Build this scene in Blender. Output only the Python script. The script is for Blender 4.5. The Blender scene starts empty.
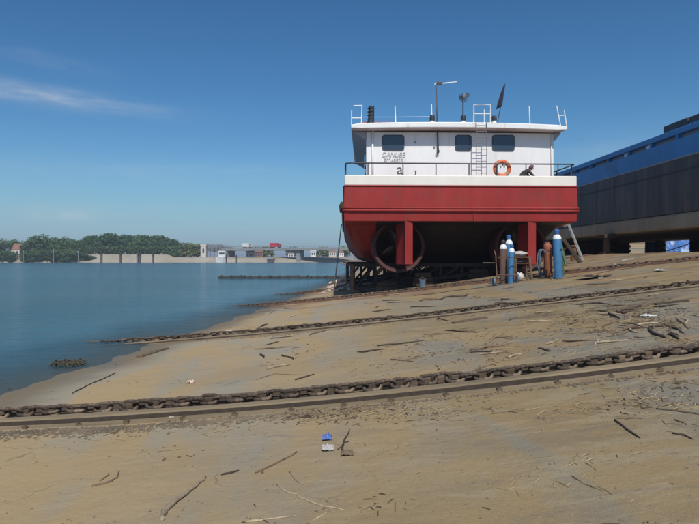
import bpy, math, random
from mathutils import Vector, Matrix, noise
R = math.radians
rnd = random.Random(7)
scn = bpy.context.scene
col = scn.collection

# ------------------------------------------------------------------ camera
F_PX, CXP, HORIZ, EYE = 610.0, 349.5, 259.0, 1.5
YAW, PITCH = -0.0402, -0.0049
cam_d = bpy.data.cameras.new('camera'); cam = bpy.data.objects.new('camera', cam_d); col.objects.link(cam)
cam_d.sensor_width = 36.0; cam_d.lens = 36.0 * F_PX / 699.0
cam_d.clip_start = 0.1; cam_d.clip_end = 6000.0
cam.location = (0, 0, EYE); cam.rotation_euler = (math.pi / 2 + PITCH, 0, YAW)
scn.camera = cam
# ------------------------------------------------------------------ world
SUN_EL, SUN_AZ = R(50), R(180 - 5)          # azimuth from +Y clockwise: behind the viewer, to the right
SUN_DIR = Vector((math.sin(SUN_AZ) * math.cos(SUN_EL), math.cos(SUN_AZ) * math.cos(SUN_EL), math.sin(SUN_EL)))
world = bpy.data.worlds.new('World'); scn.world = world; world.use_nodes = True
wn, wl = world.node_tree.nodes, world.node_tree.links
wn.clear()
w_out = wn.new('ShaderNodeOutputWorld'); w_bg = wn.new('ShaderNodeBackground')
w_sky = wn.new('ShaderNodeTexSky'); w_sky.sky_type = 'NISHITA'; w_sky.sun_disc = False
w_sky.sun_elevation = SUN_EL; w_sky.sun_rotation = SUN_AZ
w_sky.altitude = 0; w_sky.air_density = 1.0; w_sky.dust_density = 0.9; w_sky.ozone_density = 9.0
w_bg.inputs['Strength'].default_value = 0.057
def wmath(op, a, b=None, c=None, clamp=False):
    n = wn.new('ShaderNodeMath'); n.operation = op; n.use_clamp = clamp
    for i, x in enumerate((a, b, c)):
        if x is None: continue
        if isinstance(x, (int, float)): n.inputs[i].default_value = x
        else: wl.new(x, n.inputs[i])
    return n.outputs[0]
w_tc = wn.new('ShaderNodeTexCoord'); w_sep = wn.new('ShaderNodeSeparateXYZ'); wl.new(w_tc.outputs['Generated'], w_sep.inputs[0])
w_az = wmath('ARCTAN2', w_sep.outputs[0], w_sep.outputs[1]); w_el = wmath('ARCSINE', w_sep.outputs[2])
def wisp(az, el, sa, se, tilt, amount, nscale, stretch):
    """one high cirrus wisp: a soft tilted streak in the sky, broken up by noise"""
    da = wmath('SUBTRACT', w_az, az); de = wmath('SUBTRACT', w_el, el)
    de = wmath('SUBTRACT', de, wmath('MULTIPLY', da, tilt))
    q = wmath('ADD', wmath('POWER', wmath('ABSOLUTE', wmath('DIVIDE', da, sa)), 2.0), wmath('POWER', wmath('ABSOLUTE', wmath('DIVIDE', de, se)), 2.0))
    win = wmath('EXPONENT', wmath('MULTIPLY', q, -1.0))
    cmb = wn.new('ShaderNodeCombineXYZ'); wl.new(wmath('MULTIPLY', w_az, nscale), cmb.inputs[0]); wl.new(wmath('MULTIPLY', de, nscale * stretch), cmb.inputs[1])
    nz = wn.new('ShaderNodeTexNoise'); nz.inputs['Scale'].default_value = 1.0; nz.inputs['Detail'].default_value = 6; nz.inputs['Roughness'].default_value = 0.6
    wl.new(cmb.outputs[0], nz.inputs['Vector'])
    nn = wmath('MULTIPLY', wmath('SUBTRACT', nz.outputs['Fac'], 0.30), 2.4, clamp=True)
    return wmath('MULTIPLY', wmath('MULTIPLY', win, nn), amount)
D2 = lambda px: (px - CXP) / F_PX
streaks = [(math.atan(D2(28)) + 0.0402, 0.236, 0.15, 0.0125, -0.05, 0.62, 9, 6),
           (math.atan(D2(50)) + 0.0402, math.atan(194 / 670), 0.07, 0.012, -0.1, 0.12, 14, 4),
           (math.atan(D2(66)) + 0.0402, math.atan(44 / 650), 0.05, 0.010, 0.0, 0.40, 30, 2.5),
           (math.atan(D2(160)) + 0.0402, math.atan(88 / 640), 0.30, 0.016, 0.01, 0.13, 8, 8),
           (math.atan(D2(610)) + 0.0402, math.atan(98 / 660), 0.16, 0.035, 0.05, 0.18, 12, 3),
           (-1.3, 0.45, 0.40, 0.04, 0.1, 0.3, 7, 6), (1.5, 0.35, 0.40, 0.04, -0.1, 0.3, 7, 6), (2.8, 0.40, 0.30, 0.04, -0.1, 0.3, 7, 6)]
cl = None
for s in streaks:
    w_ = wisp(*s); cl = w_ if cl is None else wmath('ADD', cl, w_)
w_mix = wn.new('ShaderNodeMixRGB'); w_mix.inputs['Color2'].default_value = (10.5, 11.2, 12.2, 1)
wl.new(wmath('MINIMUM', cl, 0.8), w_mix.inputs['Fac'])
w_tint = wn.new('ShaderNodeMixRGB'); w_tint.blend_type = 'MULTIPLY'; w_tint.inputs['Fac'].default_value = 1.0; w_tint.inputs['Color2'].default_value = (1.30, 1.34, 1.17, 1)
w_hs = wn.new('ShaderNodeHueSaturation'); w_hs.inputs['Saturation'].default_value = 1.10
wl.new(w_sky.outputs[0], w_tint.inputs['Color1']); wl.new(w_tint.outputs[0], w_hs.inputs['Color']); w_gm = wn.new('ShaderNodeGamma'); w_gm.inputs['Gamma'].default_value = 1.2; wl.new(w_hs.outputs[0], w_gm.inputs['Color']); 
w_hz = wn.new('ShaderNodeMixRGB'); w_hz.inputs['Color2'].default_value = (5.1, 8.1, 10.7, 1)      # pale band of air low over the horizon, all round
wl.new(wmath('MULTIPLY', wmath('EXPONENT', wmath('MULTIPLY', wmath('POWER', wmath('ABSOLUTE', wmath('DIVIDE', w_el, 0.10)), 2.0), -1.0)), 0.75), w_hz.inputs['Fac'])
wl.new(w_gm.outputs[0], w_hz.inputs['Color1']); wl.new(w_hz.outputs[0], w_mix.inputs['Color1']); wl.new(w_mix.outputs[0], w_bg.inputs['Color']); wl.new(w_bg.outputs[0], w_out.inputs[0])
# ------------------------------------------------------------------ sun and exposure
sun_d = bpy.data.lights.new('sun', 'SUN'); sun_d.energy = 3.9; sun_d.angle = R(0.53); sun_d.color = (1.0, 0.95, 0.87)
sun = bpy.data.objects.new('sun', sun_d); col.objects.link(sun)
sun.location = (20, -20, 60); sun.rotation_euler = SUN_DIR.to_track_quat('Z', 'Y').to_euler()
vs = scn.view_settings
vs.view_transform = 'Standard'; vs.look = 'None'; vs.exposure = 0.0; vs.gamma = 1.0; vs.use_curve_mapping = False

# ------------------------------------------------------------------ pixels -> places
_rot = cam.rotation_euler.to_matrix()
def ray(px, py):
    return _rot @ Vector(((px - CXP) / F_PX, -(py - 262.0) / F_PX, -1.0))
def at(px, py, Y):
    d = ray(px, py); t = Y / d.y
    return Vector((d.x * t, Y, EYE + d.z * t))
WATER = -0.475
def gz(x, y):
    g = 0.0045 * x * x / (1 + (x / 14.0) ** 2) if x > -12 else 0.0045 * 144 / 1.735
    s = 0.0997 * x - 0.0107 * min(max(y, -60), 130)
    z = s + g
    if z > 1.8: z = 1.8 + (z - 1.8) * 0.16
    return z
def gzn(x, y):
    z = gz(x, y)
    if -13 < x < 30 and 0 < y < 60:
        z += 0.022 * noise.noise(Vector((x * 0.5, y * 0.9, 0))) + 0.006 * noise.noise(Vector((x * 2.3, y * 2.6, 4)))
    return z
def pg(px, py, dz=0.0):
    d = ray(px, py); t = 0.5; lo = 0
    for i in range(4000):
        p = Vector((0, 0, EYE)) + d * t
        if p.z < gz(p.x, p.y): break
        lo = t; t += 0.03 + t * 0.01
    for i in range(30):
        m = (lo + t) / 2; p = Vector((0, 0, EYE)) + d * m
        if p.z < gz(p.x, p.y): t = m
        else: lo = m
    p = Vector((0, 0, EYE)) + d * t
    return Vector((p.x, p.y, gzn(p.x, p.y) + dz))

# ------------------------------------------------------------------ mesh helper
class MB:
    def __init__(s): s.v = []; s.f = []
    def add(s, vs_, fs_):
        b = len(s.v); s.v += [tuple(v) for v in vs_]; s.f += [tuple(b + i for i in f) for f in fs_]; return s
    def box(s, x0, x1, y0, y1, z0, z1):
        return s.add([(x0,y0,z0),(x1,y0,z0),(x1,y1,z0),(x0,y1,z0),(x0,y0,z1),(x1,y0,z1),(x1,y1,z1),(x0,y1,z1)],
                     [(0,3,2,1),(4,5,6,7),(0,1,5,4),(1,2,6,5),(2,3,7,6),(3,0,4,7)])
    def obox(s, c, ax, ay, az, sx, sy, sz):
        c = Vector(c); vs_ = []
        for k in (-1, 1):
            for i, j in ((-1,-1),(1,-1),(1,1),(-1,1)): vs_.append(c + ax*sx*i + ay*sy*j + az*sz*k)
        return s.add(vs_, [(0,3,2,1),(4,5,6,7),(0,1,5,4),(1,2,6,5),(2,3,7,6),(3,0,4,7)])
    def beam(s, a, b, w, h, up=Vector((0, 0, 1))):
        a = Vector(a); b = Vector(b); d = (b - a); L = d.length; d = d / L
        if abs(d.dot(up)) > 0.95: up = Vector((0, 1, 0))
        x = d.cross(up).normalized(); z = x.cross(d)
        return s.obox((a + b) / 2, d, x, z, L / 2, w / 2, h / 2)
    def tube(s, pts, r, n=8, cap=True, closed=False):
        pts = [Vector(p) for p in pts]; m = len(pts)
        rr = r if isinstance(r, (list, tuple)) else [r] * m
        vs_ = []; fs_ = []; prev = None
        for i, p in enumerate(pts):
            if closed: d = pts[(i + 1) % m] - pts[i - 1]
            else: d = pts[min(i + 1, m - 1)] - pts[max(i - 1, 0)]
            d.normalize()
            if prev is None:
                up = Vector((0, 0, 1)) if abs(d.z) < 0.9 else Vector((0, 1, 0))
                x = d.cross(up).normalized()
            else:
                x = (prev - d * prev.dot(d)).normalized()
            prev = x; y = d.cross(x)
            for k in range(n):
                a = 2 * math.pi * k / n
                vs_.append(p + (x * math.cos(a) + y * math.sin(a)) * rr[i])
        last = m if closed else m - 1
        for i in range(last):
            for k in range(n):
                a0 = i * n + k; a1 = i * n + (k + 1) % n; b0 = ((i + 1) % m) * n + k; b1 = ((i + 1) % m) * n + (k + 1) % n
                fs_.append((a0, a1, b1, b0))
        if cap and not closed:
            fs_.append(tuple(reversed(range(n)))); fs_.append(tuple((m - 1) * n + k for k in range(n)))
        return s.add(vs_, fs_)
    def lathe(s, prof, c=(0, 0, 0), n=16, axis='z', arc=None):
        vs_ = []; fs_ = []; m = len(prof)
        for k in range(n):
            a = 2 * math.pi * k / n; ca, sa = math.cos(a), math.sin(a)
            for r, z in prof:
                if axis == 'z': vs_.append((c[0] + r*ca, c[1] + r*sa, c[2] + z))
                else: vs_.append((c[0] + r*ca, c[1] + z, c[2] + r*sa))
        for k in range(n):
            for i in range(m - 1):
                q = (k*m + i, ((k+1) % n)*m + i, ((k+1) % n)*m + i + 1, k*m + i + 1)
                fs_.append(q if axis == 'z' else q[::-1])
        return s.add(vs_, fs_)
    def prism(s, poly, d0, d1, axis='y'):
        n = len(poly); vs_ = []
        for d in (d0, d1):
            for a, b in poly:
                vs_.append({'y': (a, d, b), 'x': (d, a, b), 'z': (a, b, d)}[axis])
        fs_ = [tuple(range(n)), tuple(reversed(range(n, 2 * n)))]
        for i in range(n):
            j = (i + 1) % n; fs_.append((i, n + i, n + j, j))
        return s.add(vs_, fs_)
    def mesh(s, name, org=(0, 0, 0), smooth=False):
        me = bpy.data.meshes.new(name); o = Vector(org)
        me.from_pydata([Vector(v) - o for v in s.v], [], s.f); me.validate()
        import bmesh
        bm = bmesh.new(); bm.from_mesh(me); bmesh.ops.recalc_face_normals(bm, faces=bm.faces[:]); bm.to_mesh(me); bm.free()
        if smooth:
            for p in me.polygons: p.use_smooth = True
        return me
    def build(s, name, m, parent=None, smooth=False, bevel=0.0, org=None):
        base = wloc(parent) if parent is not None else Vector((0, 0, 0))
        if org is not None: base = Vector(org)
        me = s.mesh(name, base, smooth); me.materials.append(m)
        o = bpy.data.objects.new(name, me); col.objects.link(o)
        if parent is not None: o.parent = parent
        elif org is not None: o.location = org
        if smooth == 'auto':
            md = o.modifiers.new('edges', 'EDGE_SPLIT'); md.split_angle = R(35)
        if bevel:
            b = o.modifiers.new('bevel', 'BEVEL'); b.width = bevel; b.segments = 2; b.limit_method = 'ANGLE'
        return o
def wloc(o):
    v = Vector((0, 0, 0))
    while o is not None: v += Vector(o.location); o = o.parent
    return v
def tag(o, label=None, cat=None, group=None, kind=None):
    if label: o['label'] = label
    if cat: o['category'] = cat
    if group: o['group'] = group
    if kind: o['kind'] = kind
    return o
def thing(name, loc, label, cat, group=None):
    o = bpy.data.objects.new(name, None); o.empty_display_size = 0.2; col.objects.link(o); o.location = loc
    return tag(o, label, cat, group)
def copy_tree(o, parent=None):
    c = o.copy(); col.objects.link(c)
    if parent is not None: c.parent = parent
    for ch in [x for x in bpy.data.objects if x.parent == o]: copy_tree(ch, c)
    return c

# ------------------------------------------------------------------ materials
def mat(name, c, rough=0.6, var=0.2, scale=3.0, bump=0.0, bscale=25.0, metal=0.0, c2=None, c2scale=1.5, c2lo=0.55, c2hi=0.7,
        stretch=(1, 1, 1), spec=0.5, rand=0.0, coord='Object', trans=0.0):
    m = bpy.data.materials.new(name); m.use_nodes = True
    N, L = m.node_tree.nodes, m.node_tree.links
    b = N['Principled BSDF']; b.inputs['Roughness'].default_value = rough; b.inputs['Metallic'].default_value = metal
    b.inputs['Specular IOR Level'].default_value = spec
    tc = N.new('ShaderNodeTexCoord'); mp = N.new('ShaderNodeMapping'); mp.inputs['Scale'].default_value = stretch
    L.new(tc.outputs[coord], mp.inputs[0])
    def nz(sc, det=5, ro=0.6):
        n = N.new('ShaderNodeTexNoise'); n.inputs['Scale'].default_value = sc; n.inputs['Detail'].default_value = det; n.inputs['Roughness'].default_value = ro
        L.new(mp.outputs[0], n.inputs['Vector']); return n.outputs['Fac']
    def ramp(f, lo, hi, a, bb):
        r = N.new('ShaderNodeMapRange'); r.inputs[1].default_value = lo; r.inputs[2].default_value = hi; r.inputs[3].default_value = a; r.inputs[4].default_value = bb
        L.new(f, r.inputs[0]); return r.outputs[0]
    rgb = N.new('ShaderNodeRGB'); rgb.outputs[0].default_value = (*c, 1); cur = rgb.outputs[0]
    if c2 is not None:
        mx = N.new('ShaderNodeMixRGB'); L.new(ramp(nz(c2scale, 7, 0.65), c2lo, c2hi, 0, 1), mx.inputs[0]); L.new(cur, mx.inputs[1]); mx.inputs[2].default_value = (*c2, 1); cur = mx.outputs[0]
    if var:
        hs = N.new('ShaderNodeHueSaturation'); L.new(cur, hs.inputs['Color']); L.new(ramp(nz(scale), 0.3, 0.7, 1 - var, 1 + var), hs.inputs['Value']); cur = hs.outputs[0]
    if rand:
        oi = N.new('ShaderNodeObjectInfo'); hs = N.new('ShaderNodeHueSaturation'); L.new(cur, hs.inputs['Color']); L.new(ramp(oi.outputs['Random'], 0, 1, 1 - rand, 1 + rand), hs.inputs['Value']); cur = hs.outputs[0]
    L.new(cur, b.inputs['Base Color'])
    if bump:
        bp = N.new('ShaderNodeBump'); bp.inputs['Strength'].default_value = 1.0; bp.inputs['Distance'].default_value = bump
        L.new(nz(bscale, 6), bp.inputs['Height']); L.new(bp.outputs[0], b.inputs['Normal'])
    if trans:
        t = N.new('ShaderNodeBsdfTranslucent'); L.new(cur, t.inputs['Color']); ms = N.new('ShaderNodeMixShader'); ms.inputs[0].default_value = trans
        L.new(b.outputs[0], ms.inputs[1]); L.new(t.outputs[0], ms.inputs[2]); L.new(ms.outputs[0], N['Material Output'].inputs[0])
    return m

MT = {}
MT['nozzle'] = mat('dull_dark_red_paint', (0.065, 0.016, 0.015), 0.65, 0.25, 2.0)
MT['red'] = mat('red_hull_paint', (0.295, 0.025, 0.024), 0.6, 0.18, 0.9, 0.016, 1.1, spec=0.3, c2=(0.22, 0.045, 0.033), c2scale=1.6, c2lo=0.50, c2hi=0.72, stretch=(1, 1, 0.55))
MT['white'] = mat('white_paint', (0.80, 0.80, 0.79), 0.4, 0.07, 0.8, 0.010, 1.2, c2=(0.58, 0.50, 0.40), c2scale=2.6, c2lo=0.58, c2hi=0.82, stretch=(1, 1, 0.22))
MT['soffit'] = mat('shade_grey_soffit', (0.36, 0.40, 0.45), 0.6, 0.1, 1.0)  # shade under the side eaves put into the colour as blue-grey
MT['cream'] = mat('cream_white_paint', (0.78, 0.74, 0.66), 0.45, 0.07, 0.9, 0.004, 1.4, c2=(0.55, 0.47, 0.38), c2scale=2.0, c2lo=0.63, c2hi=0.85, stretch=(1, 1, 0.4))
MT['bottom'] = mat('shade_black_bottom', (0.018, 0.015, 0.015), 0.6, 0.3, 1.0, c2=(0.06, 0.02, 0.018), c2scale=1.1, c2lo=0.55, c2hi=0.75)  # near-black underside: the deep shade below the hull put into the colour
MT['rail'] = mat('dark_rail_paint', (0.055, 0.06, 0.075), 0.5, 0.2)
MT['black'] = mat('black_fitting', (0.025, 0.026, 0.03), 0.5, 0.2)
MT['ladder'] = mat('grey_ladder_paint', (0.15, 0.16, 0.18), 0.5, 0.2)
MT['deck'] = mat('green_grey_deck_paint', (0.16, 0.10, 0.08), 0.7, 0.2)
MT['glass'] = mat('dark_window_glass', (0.03, 0.05, 0.085), 0.06, 0.0, spec=0.6)
MT['gasket'] = mat('window_gasket', (0.05, 0.06, 0.075), 0.5, 0.1)
MT['ink'] = mat('grey_lettering', (0.30, 0.31, 0.33), 0.5, 0.1)
MT['ink_dark'] = mat('dark_lettering', (0.08, 0.09, 0.10), 0.5, 0.1)
MT['orange'] = mat('lifebuoy_orange', (0.62, 0.13, 0.045), 0.5, 0.1)
MT['bronze'] = mat('propeller_metal', (0.06, 0.045, 0.035), 0.5, 0.3, metal=0.4)
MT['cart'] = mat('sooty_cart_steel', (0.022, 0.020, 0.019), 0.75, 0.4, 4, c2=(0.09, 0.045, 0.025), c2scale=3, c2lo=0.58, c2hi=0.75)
MT['rust'] = mat('rusty_steel', (0.15, 0.075, 0.042), 0.85, 0.35, 6, 0.004, 40, c2=(0.09, 0.055, 0.04), c2scale=5, c2lo=0.45, c2hi=0.6)
MT['chain'] = mat('rusted_chain_iron', (0.080, 0.056, 0.040), 0.85, 0.4, 18, 0.004, 60, c2=(0.21, 0.155, 0.10), c2scale=9, c2lo=0.54, c2hi=0.70, rand=0.4)
MT['track'] = mat('track_dark_iron', (0.090, 0.064, 0.042), 0.85, 0.3, 5, 0.004, 30, c2=(0.17, 0.12, 0.08), c2scale=2.5, c2lo=0.5, c2hi=0.65, stretch=(0.25, 1, 1))
MT['beam'] = mat('dusty_track_beam', (0.235, 0.178, 0.105), 0.9, 0.25, 6, 0.006, 30, c2=(0.125, 0.088, 0.055), c2scale=3, c2lo=0.5, c2hi=0.68, stretch=(0.2, 1, 1))
MT['wood'] = mat('weathered_wood', (0.15, 0.105, 0.066), 0.9, 0.3, 12, 0.003, 60, stretch=(1, 1, 1), rand=0.3)
MT['palewood'] = mat('pale_driftwood', (0.34, 0.27, 0.18), 0.9, 0.3, 20, 0.002, 60, rand=0.2)
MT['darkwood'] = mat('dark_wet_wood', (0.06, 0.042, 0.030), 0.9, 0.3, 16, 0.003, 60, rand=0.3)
MT['straw'] = mat('dry_straw', (0.30, 0.225, 0.12), 0.9, 0.4, 2.0)
MT['twig'] = mat('brown_twigs', (0.11, 0.075, 0.048), 0.9, 0.4, 2.0)
MT['pebble'] = mat('pebbles', (0.17, 0.135, 0.09), 0.9, 0.45, 1.5)
MT['crumb'] = mat('brown_soil_crumbs', (0.15, 0.115, 0.078), 0.95, 0.45, 1.5)
MT['rubble'] = mat('broken_concrete', (0.52, 0.40, 0.33), 0.9, 0.2, 5, 0.01, 20, rand=0.2)
MT['plastic_white'] = mat('white_plastic_sheet', (0.55, 0.54, 0.51), 0.5, 0.1, 8)
MT['plastic_blue'] = mat('blue_plastic_sheet', (0.10, 0.17, 0.42), 0.5, 0.15, 8)
MT['cyl_brown'] = mat('brown_cylinder_paint', (0.14, 0.085, 0.068), 0.55, 0.2, 5, c2=(0.20, 0.12, 0.08), c2scale=7)
MT['cyl_orange'] = mat('orange_brown_cylinder_paint', (0.27, 0.085, 0.04), 0.6, 0.2, 5, c2=(0.16, 0.06, 0.035), c2scale=7)
MT['cyl_blue'] = mat('blue_cylinder_paint', (0.055, 0.19, 0.38), 0.5, 0.18, 5, c2=(0.10, 0.16, 0.22), c2scale=8, c2lo=0.58)
MT['cyl_cap'] = mat('blue_cap_paint', (0.035, 0.10, 0.28), 0.5, 0.15)
MT['cyl_green'] = mat('green_cylinder_paint', (0.07, 0.13, 0.09), 0.55, 0.2)
MT['shoulder'] = mat('white_shoulder_paint', (0.75, 0.76, 0.76), 0.5, 0.08)
MT['hose'] = mat('grey_blue_hose', (0.10, 0.15, 0.21), 0.5, 0.2)
MT['galv'] = mat('galvanised_ladder', (0.34, 0.35, 0.35), 0.5, 0.2, metal=0.3)
MT['cloth'] = mat('pale_dusty_cloth', (0.42, 0.39, 0.37), 0.95, 0.2, 8)
MT['b_blue'] = mat('blue_barge_paint', (0.045, 0.25, 0.56), 0.5, 0.12, 0.6, 0.006, 0.9, c2=(0.06, 0.14, 0.28), c2scale=0.7, c2lo=0.5, c2hi=0.8, stretch=(1, 1, 0.5))
MT['b_black'] = mat('black_barge_plating', (0.080, 0.078, 0.078), 0.62, 0.25, 0.5, 0.012, 0.8, c2=(0.19, 0.145, 0.11), c2scale=1.1, c2lo=0.48, c2hi=0.74, stretch=(1, 1, 0.15))
MT['b_beige'] = mat('bare_barge_bottom', (0.42, 0.36, 0.26), 0.8, 0.2, 0.6, 0.01, 1.2, c2=(0.28, 0.23, 0.16), c2scale=1.2, stretch=(1, 1, 0.4))
MT['b_grey'] = mat('grey_barge_coaming', (0.30, 0.33, 0.38), 0.6, 0.2, 1)
MT['b_hatch'] = mat('dark_hatch_steel', (0.06, 0.06, 0.07), 0.7, 0.25, 1)
MT['stone'] = mat('far_bank_stone', (0.33, 0.295, 0.235), 0.95, 0.25, 0.12, c2=(0.21, 0.19, 0.13), c2scale=0.06, c2lo=0.5, c2hi=0.68)
MT['concrete'] = mat('bridge_concrete', (0.24, 0.25, 0.25), 0.9, 0.15, 0.3)
MT['farwall'] = mat('pale_render', (0.55, 0.51, 0.44), 0.9, 0.1, 0.5)
MT['farwhite'] = mat('white_render', (0.68, 0.67, 0.64), 0.8, 0.08, 0.5)
MT['tile'] = mat('red_roof_tile', (0.26, 0.13, 0.09), 0.9, 0.2, 1)
MT['brick'] = mat('brown_brick', (0.24, 0.13, 0.10), 0.9, 0.2, 1)
MT['truck_red'] = mat('red_truck_paint', (0.50, 0.03, 0.05), 0.5, 0.05)
MT['bark'] = mat('tree_bark', (0.09, 0.07, 0.05), 0.95, 0.3, 2)
MT['leaf_dark'] = mat('dark_green_leaves', (0.045, 0.110, 0.028), 0.7, 0.35, 0.35, rand=0.15, trans=0.2)
MT['leaf_mid'] = mat('mid_green_leaves', (0.070, 0.140, 0.040), 0.7, 0.35, 0.35, rand=0.2, trans=0.2)
MT['leaf_light'] = mat('fresh_green_leaves', (0.15, 0.19, 0.06), 0.7, 0.3, 0.35, rand=0.15, trans=0.2)
MT['bare'] = mat('bare_branches', (0.17, 0.145, 0.12), 0.95, 0.2, 1)
MT['pile'] = mat('dark_tarred_pile', (0.050, 0.050, 0.046), 0.85, 0.25, 1)
MT['weed'] = mat('dark_water_weed', (0.05, 0.045, 0.028), 0.9, 0.3, 4)
MT['skin'] = mat('skin', (0.36, 0.19, 0.14), 0.6, 0.08)
MT['dark_cloth'] = mat('dark_work_clothes', (0.045, 0.04, 0.045), 0.9, 0.25, 8)
MT['cap_purple'] = mat('plum_cap', (0.14, 0.065, 0.09), 0.9, 0.15)
MT['flag'] = mat('dark_flag', (0.03, 0.028, 0.05), 0.9, 0.2, 3)
MT['tarp'] = mat('bright_blue_tarpaulin', (0.07, 0.18, 0.50), 0.6, 0.4, 2.5, c2=(0.40, 0.50, 0.68), c2scale=1.6, c2lo=0.50, c2hi=0.62)

def ground_material():
    m = bpy.data.materials.new('muddy_slipway_concrete'); m.use_nodes = True
    N, L = m.node_tree.nodes, m.node_tree.links; b = N['Principled BSDF']
    geo = N.new('ShaderNodeNewGeometry')
    def mapped(sx, sy, sz=1, rz=0):
        mp = N.new('ShaderNodeMapping'); mp.inputs['Scale'].default_value = (sx, sy, sz); mp.inputs['Rotation'].default_value = (0, 0, rz)
        L.new(geo.outputs['Position'], mp.inputs[0]); return mp.outputs[0]
    def nz(v, sc, det=6, ro=0.6, dist=0.0):
        n = N.new('ShaderNodeTexNoise'); n.inputs['Scale'].default_value = sc; n.inputs['Detail'].default_value = det; n.inputs['Roughness'].default_value = ro; n.inputs['Distortion'].default_value = dist
        L.new(v, n.inputs['Vector']); return n.outputs['Fac']
    def mr(f, lo, hi, a=0.0, bb=1.0):
        r = N.new('ShaderNodeMapRange'); r.interpolation_type = 'SMOOTHSTEP'
        for i, x in enumerate((lo, hi, a, bb)): r.inputs[i + 1].default_value = x
        L.new(f, r.inputs[0]); return r.outputs[0]
    def mx(f, a, c):
        n = N.new('ShaderNodeMixRGB'); L.new(f, n.inputs[0])
        if isinstance(a, tuple): n.inputs[1].default_value = (*a, 1)
        else: L.new(a, n.inputs[1])
        if isinstance(c, tuple): n.inputs[2].default_value = (*c, 1)
        else: L.new(c, n.inputs[2])
        return n.outputs[0]
    def mul(a, bb):
        n = N.new('ShaderNodeMath'); n.operation = 'MULTIPLY'; L.new(a, n.inputs[0])
        if isinstance(bb, (int, float)): n.inputs[1].default_value = bb
        else: L.new(bb, n.inputs[1])
        return n.outputs[0]
    P = mapped(1, 1); PS = mapped(0.45, 1.0, 1, R(8)); PW = mapped(1.0, 0.3, 1, R(-25))
    base = mx(mr(nz(PS, 0.55, 8, 0.62, 0.4), 0.38, 0.64), (0.300, 0.222, 0.110), (0.205, 0.160, 0.088))
    base = mx(mul(mr(nz(PW, 0.42, 8, 0.6, 0.8), 0.44, 0.55), 0.88), base, (0.190, 0.195, 0.180))     # bare grey concrete showing through
    base = mx(mul(mr(nz(PS, 0.9, 6, 0.6, 0.5), 0.53, 0.66), 0.75), base, (0.320, 0.200, 0.082))          # ochre and rust silt
    base = mx(mul(mr(nz(P, 2.3, 8, 0.7), 0.56, 0.75), 0.45), base, (0.125, 0.10, 0.07))
    base = mx(mul(mr(nz(P, 17, 5, 0.7), 0.60, 0.74), 0.30), base, (0.09, 0.07, 0.05))
    base = mx(mul(mr(nz(P, 70, 3, 0.7), 0.5, 0.75), 0.25), base, (0.30, 0.25, 0.17))
    PD = mapped(0.35, 1.3, 1, R(5))
    base = mx(mul(mr(nz(PD, 3.2, 8, 0.7, 0.6), 0.51, 0.58), 0.55), base, (0.335, 0.285, 0.195))
    base = mx(mul(mr(nz(PD, 1.9, 8, 0.72, 0.9), 0.55, 0.62), 0.60), base, (0.150, 0.130, 0.105))
    base = mx(mul(mr(nz(P, 6.5, 7, 0.75, 0.3), 0.60, 0.66), 0.50), base, (0.215, 0.135, 0.068))
    base = mx(mul(mr(nz(P, 38, 4, 0.75), 0.66, 0.70), 0.60), base, (0.075, 0.058, 0.042))
    base = mx(mul(mr(nz(PD, 4.5, 9, 0.8, 1.5), 0.62, 0.655), 0.7), base, (0.085, 0.066, 0.046))       # crusted silt and bark crumbs
    base = mx(mul(mr(nz(P, 130, 3, 0.8), 0.35, 0.75), 0.5), base, mx(mr(nz(P, 150, 2, 0.8), 0.45, 0.6), (0.12, 0.10, 0.07), (0.40, 0.345, 0.25)))
    base = mx(mul(mr(nz(PS, 0.35, 7, 0.65, 1.2), 0.54, 0.66), 0.7), base, (0.13, 0.108, 0.076))      # darker damp stains
    sp_ = N.new('ShaderNodeSeparateXYZ'); L.new(geo.outputs['Position'], sp_.inputs[0])
    base = mx(mul(mr(sp_.outputs[2], WATER + 0.80, WATER + 0.12, 0, 1), 0.80), base, mx(mr(nz(PW, 0.8, 6, 0.6, 0.6), 0.42, 0.6), (0.40, 0.305, 0.175), (0.33, 0.305, 0.245)))   # washed silt by the river
    vo = N.new('ShaderNodeTexVoronoi'); vo.feature = 'DISTANCE_TO_EDGE'; vo.inputs['Scale'].default_value = 0.30
    wv = N.new('ShaderNodeVectorMath'); wv.operation = 'ADD'; wn_ = N.new('ShaderNodeTexNoise'); wn_.inputs['Scale'].default_value = 1.3; wn_.inputs['Detail'].default_value = 6; L.new(P, wn_.inputs['Vector'])
    L.new(mapped(0.6, 1.0, 1, R(20)), wv.inputs[0]); L.new(wn_.outputs['Color'], wv.inputs[1]); L.new(wv.outputs[0], vo.inputs['Vector'])
    base = mx(mul(mul(mr(vo.outputs['Distance'], 0.0010, 0.0032, 1, 0), mr(nz(P, 0.6, 4), 0.45, 0.58)), 0.5), base, (0.10, 0.08, 0.058))     # hairline cracks in the slab
    # rust-red silt among the tracks beside the boats
    sep = N.new('ShaderNodeSeparateXYZ'); L.new(geo.outputs['Position'], sep.inputs[0])
    rr = mul(mul(mr(sep.outputs[1], 20.5, 24, 0, 1), mr(nz(PS, 0.8, 7, 0.65), 0.44, 0.62)), 0.7)
    base = mx(rr, base, (0.20, 0.105, 0.058))
    # wet band along the water's edge
    wet = mr(sep.outputs[2], WATER + 0.01, WATER + 0.09, 1.0, 0.0)
    wetn = mul(wet, mr(nz(PS, 1.2, 5), 0.2, 0.5, 0.7, 1.0))
    base = mx(mul(wetn, 0.65), base, (0.085, 0.078, 0.062))
    tn = N.new('ShaderNodeMixRGB'); tn.blend_type = 'MULTIPLY'; tn.inputs[0].default_value = 1; L.new(base, tn.inputs[1]); tn.inputs[2].default_value = (1.03, 0.975, 0.90, 1); base = tn.outputs[0]
    L.new(base, b.inputs['Base Color'])
    L.new(mr(wet, 0, 1, 0.9, 0.6), b.inputs['Roughness'])
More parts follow.
